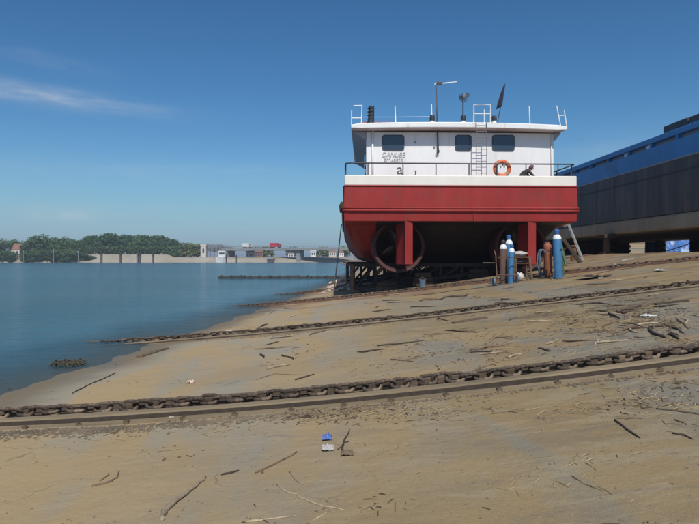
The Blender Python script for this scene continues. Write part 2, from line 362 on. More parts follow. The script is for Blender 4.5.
    b.inputs['Specular IOR Level'].default_value = 0.25
    ad = N.new('ShaderNodeMath'); ad.operation = 'MULTIPLY_ADD'; L.new(nz(P, 9, 9, 0.72), ad.inputs[0]); ad.inputs[1].default_value = 1.0; L.new(mul(nz(PS, 1.4, 6), 0.9), ad.inputs[2])
    bp = N.new('ShaderNodeBump'); bp.inputs['Strength'].default_value = 0.8; bp.inputs['Distance'].default_value = 0.02
    L.new(ad.outputs[0], bp.inputs['Height']); L.new(bp.outputs[0], b.inputs['Normal'])
    return m
MT['ground'] = ground_material()

def water_material():
    m = bpy.data.materials.new('river_water'); m.use_nodes = True
    N, L = m.node_tree.nodes, m.node_tree.links; b = N['Principled BSDF']; out = N['Material Output']
    geo = N.new('ShaderNodeNewGeometry')
    def nz(sx, sy, sc, det=4, ro=0.6, rz=0.0):
        mp = N.new('ShaderNodeMapping'); mp.inputs['Scale'].default_value = (sx, sy, 1); mp.inputs['Rotation'].default_value = (0, 0, rz); L.new(geo.outputs['Position'], mp.inputs[0])
        n = N.new('ShaderNodeTexNoise'); n.inputs['Scale'].default_value = sc; n.inputs['Detail'].default_value = det; n.inputs['Roughness'].default_value = ro
        L.new(mp.outputs[0], n.inputs['Vector']); return n.outputs['Fac']
    def mr(f, lo, hi, a=0.0, bb=1.0):
        r = N.new('ShaderNodeMapRange'); r.interpolation_type = 'SMOOTHSTEP'
        for i, x in enumerate((lo, hi, a, bb)): r.inputs[i + 1].default_value = x
        L.new(f, r.inputs[0]); return r.outputs[0]
    mxc = N.new('ShaderNodeMixRGB'); L.new(mr(nz(0.2, 1, 0.05, 4), 0.35, 0.65), mxc.inputs[0]); mxc.inputs[1].default_value = (0.038, 0.116, 0.160, 1); mxc.inputs[2].default_value = (0.052, 0.138, 0.182, 1)
    L.new(mxc.outputs[0], b.inputs['Base Color'])
    b.inputs['Roughness'].default_value = 0.16; b.inputs['IOR'].default_value = 1.33
    a1 = nz(0.55, 1, 2.2, 5, 0.6, R(12)); a2 = nz(0.4, 1, 0.5, 3, 0.6, R(8)); 
    s = N.new('ShaderNodeMath'); s.operation = 'MULTIPLY_ADD'; L.new(a2, s.inputs[0]); s.inputs[1].default_value = 1.6; L.new(a1, s.inputs[2])
    a3 = nz(0.6, 1, 7.0, 4, 0.65, R(-10)); s2 = N.new('ShaderNodeMath'); s2.operation = 'MULTIPLY_ADD'; L.new(a3, s2.inputs[0]); s2.inputs[1].default_value = 0.22; L.new(s.outputs[0], s2.inputs[2]); s = s2
    bp = N.new('ShaderNodeBump'); bp.inputs['Distance'].default_value = 0.60
    # calmer close to the shore
    sep = N.new('ShaderNodeSeparateXYZ'); L.new(geo.outputs['Position'], sep.inputs[0])
    dep = N.new('ShaderNodeAttribute'); dep.attribute_name = 'depth'
    L.new(mr(dep.outputs['Fac'], 0.0, 0.8, 0.25, 1.0), bp.inputs['Strength'])
    L.new(s.outputs[0], bp.inputs['Height']); L.new(bp.outputs[0], b.inputs['Normal'])
    tr = N.new('ShaderNodeBsdfTransparent'); tr.inputs['Color'].default_value = (0.80, 0.80, 0.76, 1)
    ms = N.new('ShaderNodeMixShader'); L.new(mr(dep.outputs['Fac'], -0.02, 0.24, 0.35, 1.0), ms.inputs[0])
    L.new(tr.outputs[0], ms.inputs[1]); L.new(b.outputs[0], ms.inputs[2]); L.new(ms.outputs[0], out.inputs[0])
    return m
MT['water'] = water_material()

# ------------------------------------------------------------------ ground, water, far bank
def lines(segs):
    out = []
    for a, b, st in segs:
        n = max(1, int(round((b - a) / st)))
        out += [a + (b - a) * i / n for i in range(n)]
    out.append(segs[-1][1]); return out
def build_ground():
    xs = lines([(-260, -40, 20), (-40, -12, 2), (-12, 22, 0.17), (22, 60, 2), (60, 400, 30)])
    ys = lines([(-60, 1, 4), (1, 14, 0.12), (14, 45, 0.35), (45, 130, 3), (130, 330, 20)])
    V = []
    for y in ys:
        for x in xs:
            z = gzn(x, y)
            if x < -12: z = max(z, -6)
            V.append((x, y, z))
    nx = len(xs); Fc = []
    for j in range(len(ys) - 1):
        for i in range(nx - 1): Fc.append((j*nx + i, j*nx + i + 1, (j+1)*nx + i + 1, (j+1)*nx + i))
    mb = MB(); mb.v = V; mb.f = Fc
    return tag(mb.build('ground', MT['ground'], smooth=True), kind='structure')
build_ground()
def build_water():
    xs = lines([(-1300, -100, 60), (-100, -20, 8), (-20, 14, 0.6), (14, 60, 6), (60, 1300, 80)])
    ys = lines([(-120, 0, 15), (0, 60, 0.8), (60, 130, 6), (130, 520, 30)])
    V = [(x, y, WATER) for y in ys for x in xs]; nx = len(xs); Fc = []
    for j in range(len(ys) - 1):
        for i in range(nx - 1): Fc.append((j*nx + i, j*nx + i + 1, (j+1)*nx + i + 1, (j+1)*nx + i))
    mb = MB(); mb.v = V; mb.f = Fc; o = mb.build('river', MT['water'], smooth=True)
    at_ = o.data.attributes.new('depth', 'FLOAT', 'POINT')
    for i, v in enumerate(o.data.vertices): at_.data[i].value = WATER - gz(v.co.x, v.co.y) + 0.05 * noise.noise(Vector((v.co.x * 0.7, v.co.y * 0.3, 2)))
    return tag(o, kind='structure')
build_water()
FAR = 352.0
def bank_top(x):
    t = 2.6 + 1.0 * noise.noise(Vector((x * 0.01, 3, 0)))
    if -160 < x < -92: t = 4.2
    return t + 0.35 * noise.noise(Vector((x * 0.08, 1, 0)))
def build_bank():
    xs = lines([(-1300, -300, 50), (-300, 330, 4), (330, 1300, 50)])
    rows = [(FAR - 4, lambda t: -2.5), (FAR, lambda t: WATER), (FAR + 5, lambda t: t * 0.8), (FAR + 8, lambda t: t), (FAR + 40, lambda t: t + 0.5), (520, lambda t: 3.2), (800, lambda t: 4), (1500, lambda t: 6), (3000, lambda t: 6)]
    V = []; nx = len(xs); Fc = []
    for j, (y, fn) in enumerate(rows):
        for x in xs: V.append((x, y + 2.2 * noise.noise(Vector((x * 0.03, j, 0))), fn(bank_top(x))))
    for j in range(len(rows) - 1):
        for i in range(nx - 1): Fc.append((j*nx + i, j*nx + i + 1, (j+1)*nx + i + 1, (j+1)*nx + i))
    mb = MB(); mb.v = V; mb.f = Fc
    return tag(mb.build('far_bank', MT['stone'], smooth=True), kind='structure')
build_bank()

# ------------------------------------------------------------------ chain tracks and chains
def track_line(pa, pm, pb):
    a, m, b = pg(*pa), pg(*pm), pg(*pb)
    def q(x):
        return a.y*(x-m.x)*(x-b.x)/((a.x-m.x)*(a.x-b.x)) + m.y*(x-a.x)*(x-b.x)/((m.x-a.x)*(m.x-b.x)) + b.y*(x-a.x)*(x-m.x)/((b.x-a.x)*(b.x-m.x))
    def fy(x):
        if x < a.x: return q(a.x) + (x - a.x) * (q(a.x + .01) - q(a.x)) * 100 * .6
        if x > b.x: return q(b.x) + (x - b.x) * (q(b.x) - q(b.x - .01)) * 100 * .6
        return q(x)
    return fy
def ribbon(fy, x0, x1, dy0, dy1, h, st=0.6, dz=-0.03):
    """a long beam of flat section lying on the slope"""
    n = max(2, int((x1 - x0) / st)); V = []; Fc = []
    for i in range(n + 1):
        x = x0 + (x1 - x0) * i / n; y = fy(x); w = 0.006 * noise.noise(Vector((x * 1.3, dy0 * 9, 0)))
        for dy, z in ((dy0, dz), (dy0, h), (dy1, h), (dy1, dz)): V.append((x, y + dy + w, gz(x, y + dy) + z + 0.6 * w))
    for i in range(n):
        for k in range(4): Fc.append((i*4 + k, i*4 + (k+1) % 4, i*4 + 4 + (k+1) % 4, i*4 + 4 + k))
    Fc += [(0, 1, 2, 3), (n*4 + 3, n*4 + 2, n*4 + 1, n*4)]
    return MB().add(V, Fc)
def link_mesh(Li, d, W, nseg=14, n=6):
    """a stud-less oval chain link, long axis X, lying in XY"""
    r = W / 2 - d / 2; hs = (Li + d) / 2 - r; pts = []
    h = nseg // 2
    for i in range(h): 
        a = -math.pi/2 + math.pi * i / (h - 1); pts.append((hs + r*math.cos(a), r*math.sin(a), 0))
    for i in range(h):
        a = math.pi/2 + math.pi * i / (h - 1); pts.append((-hs + r*math.cos(a), r*math.sin(a), 0))
    mb = MB().tube(pts, d / 2, n, closed=True); me = mb.mesh('chain_link', smooth=True); me.materials.append(MT['chain']); return me
def chain(fy, x0, x1, Li, d, W, label, lift, me, joined=False):
    p0 = Vector((x0, fy(x0), gz(x0, fy(x0))))
    root = thing('chain', p0, label, 'chain') if not joined else None
    x = x0; i = 0; V = MB(); rr = random.Random(3)
    while x < x1:
        y = fy(x); y2 = fy(x + 0.1); c = Vector((x, y + rr.uniform(-.012, .012), gz(x, y) + lift + rr.uniform(-.012, .010)))
        t = Vector((0.1, y2 - y, gz(x + 0.1, y2) - gz(x, y))).normalized(); t = (t + Vector((0, rr.uniform(-.06, .06), rr.uniform(-.04, .04)))).normalized()
        roll = R(38 if i % 2 == 0 else -52) + rr.uniform(-.36, .36)
        side = Vector((0, 0, 1)).cross(t).normalized(); up = t.cross(side)
        yv = side * math.cos(roll) + up * math.sin(roll); zv = t.cross(yv)
        Mx = Matrix((t, yv, zv)).transposed().to_4x4(); Mx.translation = c
        if joined:
            V.add([Mx @ v.co for v in me.vertices], [tuple(p.vertices) for p in me.polygons])
        else:
            o = bpy.data.objects.new('chain_link', me); col.objects.link(o); Mx.translation = c - p0; o.matrix_local = Mx; o.parent = root
        x += Li * t.x; i += 1
    if joined:
        o = V.build('chain', MT['chain'], smooth=True); tag(o, label, 'chain')
fy1 = track_line((0, 420), (349.5, 395.5), (699, 355)); fy2 = track_line((170, 341), (349.5, 325.5), (699, 286)); fy3 = track_line((231, 309), (400, 292.5), (666, 263.5)); fy4 = track_line((266, 298), (305, 293.5), (352, 288))
def track(fy, x0, x1, label, hb=0.075, bolts=True):
    xm = (x0 + x1) / 2; root = thing('chain_track', (xm, fy(xm), gz(xm, fy(xm))), label, 'track')
    tag(ribbon(fy, x0, x1, 0.15, 0.28, 0.085).build('rear_rail', MT['track'], root, bevel=0.015))
    ribbon(fy, x0, x1, -0.38, -0.20, hb).build('front_beam', MT['beam'], root, bevel=0.02)
    ribbon(fy, x0, x1, -0.412, -0.383, hb * .8).build('beam_web', MT['darkwood'], root)
    ribbon(fy, x0, x1, -0.54, -0.415, 0.018).build('beam_flange', MT['beam'], root)
    ribbon(fy, x0, x1, -0.198, 0.148, 0.012).build('channel_bed', MT['beam'], root)
    if bolts:
        me = None; x = -6.0
        while x < 10:
            y = fy(x) - 0.53
            if me is None:
                b = MB().box(-0.03, 0.03, -0.02, 0.02, -0.02, 0.012).tube([(0, 0, 0.012), (0, 0, 0.026)], 0.012, 6); me = b.mesh('clip'); me.materials.append(MT['track'])
            o = bpy.data.objects.new('clip', me); col.objects.link(o); o.parent = root; o.location = Vector((x + 0.05 * rnd.uniform(-1, 1), y, gz(x, y) + 0.022)) - root.location; o.rotation_euler = (0, 0, rnd.uniform(-.6, .6))
            x += 0.56
track(fy1, -9.5, 20, 'chain track with pale front beam and a row of small clips')
xw2 = pg(150, 339).x
track(fy2, xw2 - 1.6, 22, 'chain track with thin dusty beam crossing the slip before the gas cylinders', 0.06, False)
lk1 = link_mesh(0.157, 0.044, 0.155); lk2 = link_mesh(0.157, 0.042, 0.15, 10, 5)
chain(fy1, -8.5, 12, 0.157, 0.044, 0.155, 'thick rusty chain lying beside the beam that has small clips', 0.085, lk1)
chain(fy2, xw2 - 1.2, 14, 0.157, 0.042, 0.15, 'rusty chain running into the river, between clip beam and gas cylinders', 0.08, lk2)
lk3 = link_mesh(0.2, 0.055, 0.18, 8, 4)
chain(fy3, -6.5, 20, 0.2, 0.055, 0.18, 'reddish rusty chain passing the feet of the gas cylinders into the water', 0.08, lk3, True)
chain(fy4, -6.0, 1.2, 0.2, 0.055, 0.18, 'short dark chain running from the launching cart into the water', 0.08, lk3, True)
for fy, x0, x1, lb in ((fy3, -7, 21, 'rusty rail pair running under the red hull behind the cylinders'), (fy4, -7, 16, 'rusty rail pair under the launching cart of the red boat')):
    xm = (x0 + x1) / 2; root = thing('slip_rail', (xm, fy(xm), gz(xm, fy(xm))), lb, 'rail')
    ribbon(fy, x0, x1, 0.22, 0.34, 0.08).build('rail', MT['rust'], root); ribbon(fy, x0, x1, -0.34, -0.22, 0.08).build('rail', MT['rust'], root)

# ------------------------------------------------------------------ the red and white tugboat
YT = 26.0
xl, xr = at(343.5, 200, YT).x, at(578, 200, YT).x
xc, hw = (xl + xr) / 2, (xr - xl) / 2
Z = lambda py, Y=YT: at(460, py, Y).z
z_red, z_bul, z_bot = Z(185.5), Z(175.3), Z(221.5)
boat = thing('tugboat', (xc, YT, 0), 'red and white river tugboat, stern on, propped on the slipway cart', 'boat')
tp = lambda y: 0.030 * (min(y, 46) - 26)
def hull():
    secs = [(26.0,  [(0.035, z_red), (0.0, 3.75), (0.03, z_bot), (0.35, z_bot), (0.85, z_bot), (1.45, z_bot), (3.0, z_bot), (hw, z_bot)], 0),
            (27.3,  [(0.035, z_red), (0.0, 3.75), (0.04, 3.04), (0.36, 3.02), (0.85, 3.02), (1.45, 3.02), (3.0, 3.02), (hw, 3.02)], 0),
            (28.7,  [(0.035, z_red), (0.0, 3.75), (0.06, 3.00), (0.40, 2.40), (0.95, 2.05), (1.5, 1.95), (3.0, 2.3), (hw, 2.2)], 0),
            (30.3,  [(0.035, z_red), (0.0, 3.75), (0.08, 3.00), (0.42, 2.15), (1.00, 1.58), (1.5, 1.33), (3.0, 1.33), (hw, 1.33)], 0),
            (46.0,  [(0.035, z_red), (0.0, 3.75), (0.08, 3.00), (0.42, 2.15), (1.00, 1.58), (1.5, 1.33), (3.0, 1.33), (hw, 1.33)], 0),
            (50.0,  [(0.6, z_red), (0.7, 3.75), (0.9, 3.00), (1.3, 2.3), (1.8, 1.8), (2.3, 1.6), (3.2, 1.5), (hw, 1.5)], 0),
            (53.5,  [(2.0, z_red), (2.2, 3.75), (2.5, 3.3), (2.8, 3.0), (3.0, 2.8), (3.2, 2.7), (3.6, 2.6), (hw, 2.6)], 0)]
    V = []; Fc = []; n = 8; m = 2 * n - 1
    for y, s, _ in secs:
        for i in range(n): V.append((xl + s[i][0] + tp(y), y + (0.06 * (i > 1) if y == 26.0 else 0), s[i][1]))
        for i in range(n - 2, -1, -1): V.append((xr - s[i][0] - tp(y), y + (0.06 * (i > 1) if y == 26.0 else 0), s[i][1]))
    for j in range(len(secs) - 1):
        for i in range(m - 1): Fc.append((j*m + i, j*m + i + 1, (j+1)*m + i + 1, (j+1)*m + i))
        Fc.append((j*m + m - 1, j*m, (j+1)*m, (j+1)*m + m - 1))
    Fc.append((0, 1, m - 2, m - 1)); Fc.append(tuple(range(1, m - 1)))
    Fc.append(tuple((len(secs) - 1) * m + i for i in range(m)))
    return MB().add(V, Fc)
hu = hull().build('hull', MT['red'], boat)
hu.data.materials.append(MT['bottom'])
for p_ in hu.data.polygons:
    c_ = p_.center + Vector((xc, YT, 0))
    if p_.normal.z < -0.35 and xl + 1.6 < c_.x < xr - 0.3: p_.material_index = 1  # inner underside faces get the painted-in shade
mod = hu.modifiers.new('edges', 'BEVEL'); mod.width = 0.03; mod.segments = 2; mod.limit_method = 'ANGLE'; mod.angle_limit = R(40)
# rubbing strakes round the stern and along the sides
zs = Z(209.5)
for zz, t, pr in ((zs + 0.06, 0.05, 0.075), (zs - 0.05, 0.05, 0.06), (z_red - 0.03, 0.03, -0.05)):
    b = MB().tube([(xl - pr * .4 + tp(46), 46, zz), (xl - pr * .4, YT + 0.25, zz), (xl + (.06 if pr < 0 else 0), YT - max(pr, .04) * .2, zz), (xl + 0.25, YT - max(pr, .02) * .4, zz), (xr - 0.25, YT - max(pr, .02) * .4, zz), (xr - (.06 if pr < 0 else 0), YT - max(pr, .04) * .2, zz), (xr + pr * .4, YT + 0.25, zz), (xr + pr * .4 - tp(46), 46, zz)], t, 8)
    b.build('rubbing_strake', MT['red'], hu, smooth=True)
MB().box(xc + 0.52, xc + 0.56, YT - 0.012, YT + 0.1, z_bot, zs - 0.12).build('weld_seam', MT['rust'], hu)
for f_ in (-.62, -.22, .38, .74):
    MB().box(xc + hw * f_, xc + hw * f_ + .022, YT - 0.006, YT + 0.1, zs + 0.13, z_red - .08).build('plate_seam', MT['red'], hu)
# bulwark band
def ringwall(z0, z1, th, inset, yend, m, name, parent, yoff=0.0):
    a, b2, y0 = xl + inset, xr - inset, YT + 0.02 + yoff
    mb = MB().box(a, b2, y0, y0 + th, z0, z1).prism([(a, y0 + th + .002), (a + th, y0 + th + .002), (a + th + tp(yend), yend), (a + tp(yend), yend)], z0, z1, 'z').prism([(b2 - th, y0 + th + .002), (b2, y0 + th + .002), (b2 - tp(yend), yend), (b2 - th - tp(yend), yend)], z0, z1, 'z')
    return mb.build(name, m, parent, bevel=0.03)
bul = ringwall(z_red + 0.002, z_bul, 0.10, 0.045, 46, MT['cream'], 'bulwark', boat)
Z_DECK = z_bul - 0.50
MB().prism([(xl + .16, YT + .13), (xr - .16, YT + .13), (xr - .16 - tp(46), 46), (xr - 1.5, 49.5), (xl + 1.5, 49.5), (xl + .16 + tp(46), 46)], Z_DECK - .08, Z_DECK, 'z').build('deck', MT['deck'], boat)
# handrail
zr = Z(163.2)
hr = MB().tube([(xl + 0.10 + tp(45), 45, zr), (xl + 0.10, YT + 0.42, zr), (xl + 0.13, YT + 0.2, zr), (xl + 0.36, YT + 0.10, zr), (xr - 0.31, YT + 0.10, zr), (xr - 0.13, YT + 0.14, zr), (xr - 0.10, YT + 0.30, zr), (xr - 0.10 - tp(45), 45, zr)], 0.030, 8).build('handrail', MT['rail'], boat, smooth=True)
for px in (368, 403, 436, 469, 497, 526, 558):
    x = at(px, 170, YT + .1).x; MB().tube([(x, YT + 0.10, z_bul - 0.03), (x, YT + 0.10, zr)], 0.026, 6).build('rail_post', MT['rail'], hr)
for i in range(12):
    y = YT + 0.42 + i * 1.6
    for x in (xl + 0.10 + tp(y), xr - 0.10 - tp(y)): MB().tube([(x, y, z_bul - 0.03), (x, y, zr)], 0.028, 6).build('rail_post', MT['rail'], hr)
# deckhouse: tapering forward, flared soffit along the sides
YW, YR = YT + 1.6, YT + 0.98; YF = YT + 11.0
wl_, wr_ = at(366, 140, YW).x, at(554, 140, YW).x
rl_, rr_ = at(351, 126, YR).x, at(567.5, 127, YR).x
z_fb = at(460, 129.3, YR).z; z_ft = at(460, 124.2, YR).z; TAP = 0.68; z_fl = at(460, 140.5, YW).z
def frustum(x0, x1, y0, y1, z0, z1, tap):
    return MB().add([(x0,y0,z0),(x1,y0,z0),(x1-tap,y1,z0),(x0+tap,y1,z0),(x0,y0,z1),(x1,y0,z1),(x1-tap,y1,z1),(x0+tap,y1,z1)], [(0,3,2,1),(4,5,6,7),(0,1,5,4),(1,2,6,5),(2,3,7,6),(3,0,4,7)])
house = frustum(wl_, wr_, YW, YF, Z_DECK + 0.002, z_fb - 0.004, TAP).build('deckhouse', MT['white'], boat, bevel=0.05)
def roof():
    V = []; Fc = []; n = 24; rows = [(YR, 0.0), (YF + 0.5, TAP)]; 
    for y, tp in rows:
        for zb in (0, 1):
            for i in range(n + 1):
                u = i / n; e = min(u, 1 - u); cv = 0.10 * (1 - (2*u - 1) ** 2)
                crn = 0.10 * max(0, 1 - e * 22) ** 2
                x = rl_ + tp + (rr_ - rl_ - 2 * tp) * u
                V.append((x, y, (z_ft + cv - crn * .6) if zb else (z_fb + cv * 0.9 + crn * .3)))
    s = n + 1
    for i in range(n):
        Fc += [(i, i+1, s+i+1, s+i), (2*s+i, 3*s+i, 3*s+i+1, 2*s+i+1), (s+i, s+i+1, 3*s+i+1, 3*s+i), (i, 2*s+i, 2*s+i+1, i+1)]
    Fc += [(0, s, 3*s, 2*s), (n, 2*s+n, 3*s+n, s+n)]
    return MB().add(V, Fc)
rf = roof().build('roof', MT['white'], boat, bevel=0.03)
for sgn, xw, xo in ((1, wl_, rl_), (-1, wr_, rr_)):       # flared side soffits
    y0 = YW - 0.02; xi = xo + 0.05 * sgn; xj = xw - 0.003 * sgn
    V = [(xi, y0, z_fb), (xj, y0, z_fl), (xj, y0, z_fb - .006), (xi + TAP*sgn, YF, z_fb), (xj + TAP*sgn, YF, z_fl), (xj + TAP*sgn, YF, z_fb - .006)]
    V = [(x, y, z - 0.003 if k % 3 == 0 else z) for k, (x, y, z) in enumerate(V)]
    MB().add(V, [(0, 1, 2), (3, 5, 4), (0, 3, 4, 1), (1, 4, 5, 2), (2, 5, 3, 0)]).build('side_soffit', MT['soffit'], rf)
MB().tube([(wl_ + 0.30, YW - 0.05, Z_DECK), (wl_ + 0.30, YW - 0.05, z_fb + 0.03)], 0.045, 8).build('downpipe', MT['white'], house, smooth=True)
MB().tube([(wr_ - 0.13, YW - 0.05, Z_DECK), (wr_ - 0.13, YW - 0.05, z_fb + 0.02)], 0.03, 8).build('downpipe', MT['white'], house, smooth=True)
def rrect(x0, x1, z0, z1, r, n=5):
    p = []
    for cx_, cz_, a0 in ((x1-r, z0+r, -90), (x1-r, z1-r, 0), (x0+r, z1-r, 90), (x0+r, z0+r, 180)):
        for i in range(n): a = R(a0 + 90*i/(n-1)); p.append((cx_ + r*math.cos(a), cz_ + r*math.sin(a)))
    return p
for p0, p1 in (((382, 135), (404.3, 150.6)), ((455, 135), (471.5, 151)), ((492, 135), (514.5, 151))):
    a, b = at(p0[0], p1[1], YW), at(p1[0], p0[1], YW)
    w = MB().prism(rrect(a.x, b.x, a.z, b.z, 0.12), YW - 0.035, YW + 0.02).build('window', MT['gasket'], house)
    MB().prism(rrect(a.x + .05, b.x - .05, a.z + .05, b.z - .05, 0.09), YW - 0.042, YW).build('pane', MT['glass'], w)
    zm = (a.z + b.z) / 2 - 0.01; MB().box(a.x + .05, b.x - .05, YW - 0.056, YW - 0.03, zm - 0.018, zm + 0.018).build('glazing_bar', MT['hose'], w)
# forward wheelhouse windows on the side walls
for i in range(4):
    for sgn, xw in ((1, wl_), (-1, wr_)):
        y = YW + 1.4 + i * 2.1; k = TAP / (YF - YW); x = xw + sgn * k * (y - YW)
        MB().box(min(x - .03*sgn, x + .06*sgn), max(x - .03*sgn, x + .06*sgn), y, y + 1.0, Z_DECK + 1.35, Z_DECK + 2.0).build('side_window', MT['glass'], house)
def lettering(txt, px, py, size, m, Y, name, shear=0.0, parent=None, center=True, sx=1.0):
    cu = bpy.data.curves.new(name, 'FONT'); cu.body = txt; cu.size = size; cu.shear = shear; cu.extrude = 0.004; cu.align_x = 'CENTER' if center else 'LEFT'; cu.resolution_u = 3
    tmp = bpy.data.objects.new('tmp_text', cu); col.objects.link(tmp)
    bpy.context.view_layer.update()
    me = bpy.data.meshes.new_from_object(tmp.evaluated_get(bpy.context.evaluated_depsgraph_get())); bpy.data.objects.remove(tmp)
    me.materials.clear(); me.materials.append(m)
    o = bpy.data.objects.new(name, me); col.objects.link(o); p = at(px, py, Y)
    o.parent = parent; o.location = p - wloc(parent); o.rotation_euler = (math.pi / 2, 0, 0); o.scale = (sx, 1, 1)
    return o
lettering('DANUBE', 393.3, 157.3, 0.33, MT['ink'], YW - 0.012, 'boat_name_lettering', 0.25, house, sx=0.80)
lettering('P0248823', 393.5, 163.4, 0.33, MT['ink'], YW - 0.012, 'registration_lettering', 0.0, house, sx=0.66)
lettering('a', 399.8, 174.0, 0.68, MT['ink_dark'], YW - 0.012, 'letter_mark', 0.0, house)
MB().box(at(415, 170, YW).x, at(416.2, 170, YW).x, YW - .05, YW + .01, at(415, 174, YW).z, at(415, 170.5, YW).z).build('wall_fitting_and_shadow', MT['ink_dark'], house)
for px, py in ((415, 142), (434, 147), (436, 155)):  # last two blocks stand in for the mast's small shadows on the wall
    p = at(px, py, YW); MB().box(p.x - .03, p.x + .04, YW - .06, YW + .01, p.z - .04, p.z + .04).build('wall_fitting_and_shadow', MT['ink'], house)
# ladder up the aft wall, and its hoop on the roof
YL = YR - 0.07; a, b = at(476.3, 127, YL), at(486.8, 127, YL)
ld = MB().tube([(a.x, YL, Z_DECK), (a.x, YL, z_ft + .12)], 0.019, 6).tube([(b.x, YL, Z_DECK), (b.x, YL, z_ft + .12)], 0.019, 6).build('ladder', MT['ladder'], boat)
for i in range(11):
    z = Z_DECK + 0.2 + i * 0.265; MB().tube([(a.x, YL, z), (b.x, YL, z)], 0.014, 6).build('rung', MT['ladder'], ld)
YH = YR + 0.06; h0, h1 = at(473.8, 104.8, YH), at(490.6, 104.8, YH); zt = h0.z
hp = MB().tube([(h0.x, YH, z_ft), (h0.x, YH, zt), (h1.x, YH, zt), (h1.x, YH, z_ft)], 0.035, 6)
hp.tube([(h0.x, YH, (zt + z_ft) / 2 + .05), (h1.x, YH, (zt + z_ft) / 2 + .05)], 0.022, 6); xm = at(484.5, 110, YH).x
hp.tube([(xm, YH, z_ft), (xm, YH, zt - 0.2)], 0.03, 6).build('ladder_hoop', MT['white'], rf)
# roof rails at the corners and single stanchions
YC = YR + 0.25
def roofrail(pts, r=0.024):
    mb = MB()
    for line in pts: mb.tube([at(px, py, YC) for px, py in line], r, 6)
    return mb.build('roof_rail', MT['white'], rf)
roofrail([[(351.5, 127), (351.6, 110)], [(361.3, 127), (362.0, 105.5)], [(353.5, 105.7), (362.0, 105.5)], [(351.6, 118.0), (361.6, 117.8)]])
roofrail([[(560.8, 127), (556.6, 105.7)], [(566.9, 128), (564.2, 110)], [(559, 115.6), (565, 115.3)]])
for px, top in ((395, 106), (431.4, 104), (529.2, 106)):
    MB().tube([at(px + .8, 126, YC), at(px, top, YC)], 0.026, 6).build('stanchion', MT['white'], rf)
MB().tube([at(362, 117, YC), at(395, 117, YC), at(431.4, 116.6, YC)], 0.010, 5).build('guard_wire', MT['white'], rf)
# folded red bundle and dark horn stack at the left
p = at(363, 125, YC + .3); q = at(393, 125, YC + .3)
mb = MB(); n = 9
for i in range(n):
    u = (i + .5) / n; x = p.x + (q.x - p.x) * u; h = 0.10 + 0.05 * math.sin(i * 2.1)
    mb.tube([(x - .12, YC + .25, z_ft + .06 + h * .4), (x + .10, YC + .42, z_ft + .05 + h)], [0.07, 0.055], 7)
mb.build('red_hose_bundle', mat('faded_red_hose', (0.36, 0.12, 0.11), 0.8, 0.2), rf, smooth=True)
s0, s1 = at(370.8, 124.5, YC + .1), at(371.5, 106.5, YC + .1)
st = MB().tube([s0, s1], [0.15, 0.125], 10)
for i in range(4): z = s0.z + (s1.z - s0.z) * (0.3 + i * .2); st.lathe([(0.13, -.03), (0.17, 0), (0.13, .03)], (s0.x, s0.y, z), 10)
st.build('exhaust_stack', MT['black'], rf, smooth='auto'); 
# mast with antenna box and white aerial arm
YM = YW - 0.12
m0, m1 = at(438.2, 152, YM), at(436.0, 84.5, YM)
mast = MB().tube([m0, m1], [0.036, 0.03], 7).build('mast', MT['rail'], boat, smooth=True)
MB().box(m0.x - .05, m0.x + .05, YM - .03, YW, m0.z - .02, m0.z + .08).build('mast_bracket', MT['rail'], mast)
g = at(439.5, 83.0, YM); MB().box(g.x - .13, g.x + .13, YM - .06, YM + .06, g.z - .07, g.z + .07).build('antenna_box', MT['gasket'], mast, bevel=0.02)
MB().tube([at(442.5, 83.3, YM), at(457, 81.6, YM)], [0.028, 0.02], 6).build('aerial_arm', MT['white'], mast)
MB().tube([at(434.5, 84.4, YM), at(437, 82.4, YM)], 0.02, 6).build('aerial_stub', MT['white'], mast)
# squat lamps along the roof edge: dark head on white base
def rooflamp(px, top, name='roof_lamp'):
    c = at(px, 124.5, YC); zt_ = at(px, top, YC).z; zb_ = at(px, 121, YC).z
    bs = MB().tube([(c.x, YC, z_ft), (c.x, YC, zb_)], 0.10, 10).build(name, MT['cream'], rf, smooth='auto')
    MB().lathe([(0.0, 0), (0.11, 0), (0.12, (zt_ - zb_) * .5), (0.10, zt_ - zb_), (0, zt_ - zb_)], (c.x, YC, zb_), 10).build('lamp_head', MT['black'], bs, smooth='auto')
rooflamp(432.2, 115.3); rooflamp(463.2, 115.6); rooflamp(494.2, 116)
s0, s1 = at(463, 117, YC), at(463, 101, YC)
sl = MB().tube([s0, s1], 0.03, 6).build('searchlight', MT['rail'], rf)
hd = at(463.8, 96.5, YC)
MB().lathe([(0, -.16), (0.09, -.15), (0.15, -.02), (0.165, 0.12), (0.15, 0.125), (0.12, 0.06), (0, 0.04)], hd, 12, 'y').build('lamp_head', MT['hose'], sl, smooth='auto')
MB().tube([(hd.x - .2, YC, hd.z + .10), (hd.x - .19, YC, hd.z - .12), (hd.x, YC, hd.z - .25), (hd.x + .19, YC, hd.z - .12), (hd.x + .2, YC, hd.z + .10)], 0.02, 6).build('yoke', MT['rail'], sl)
MB().box(hd.x + .12, hd.x + .24, YC - .05, YC + .1, hd.z + .02, hd.z + .15).build('lamp_switch_box', MT['rail'], sl)
f0, f1 = at(497.2, 124, YC), at(505.0, 83.5, YC)
fp = MB().tube([f0, f1], [0.025, 0.018], 6).build('flagpole', MT['rail'], rf)
V = []; Fc = []; nu, nv = 10, 8
for i in range(nu + 1):
    u = i / nu; c = f1.lerp(f0, 0.03 + 0.52 * u)
    w = 0.06 + 0.30 * u * (1.15 - 0.35 * u)
    for j in range(nv + 1):
        s_ = j / nv; V.append((c.x + 0.03 - w * s_ + 0.04 * u, c.y + 0.07 * math.sin(s_ * 8 + u * 2.5), c.z - 0.16 * s_ * u - 0.02 * s_))
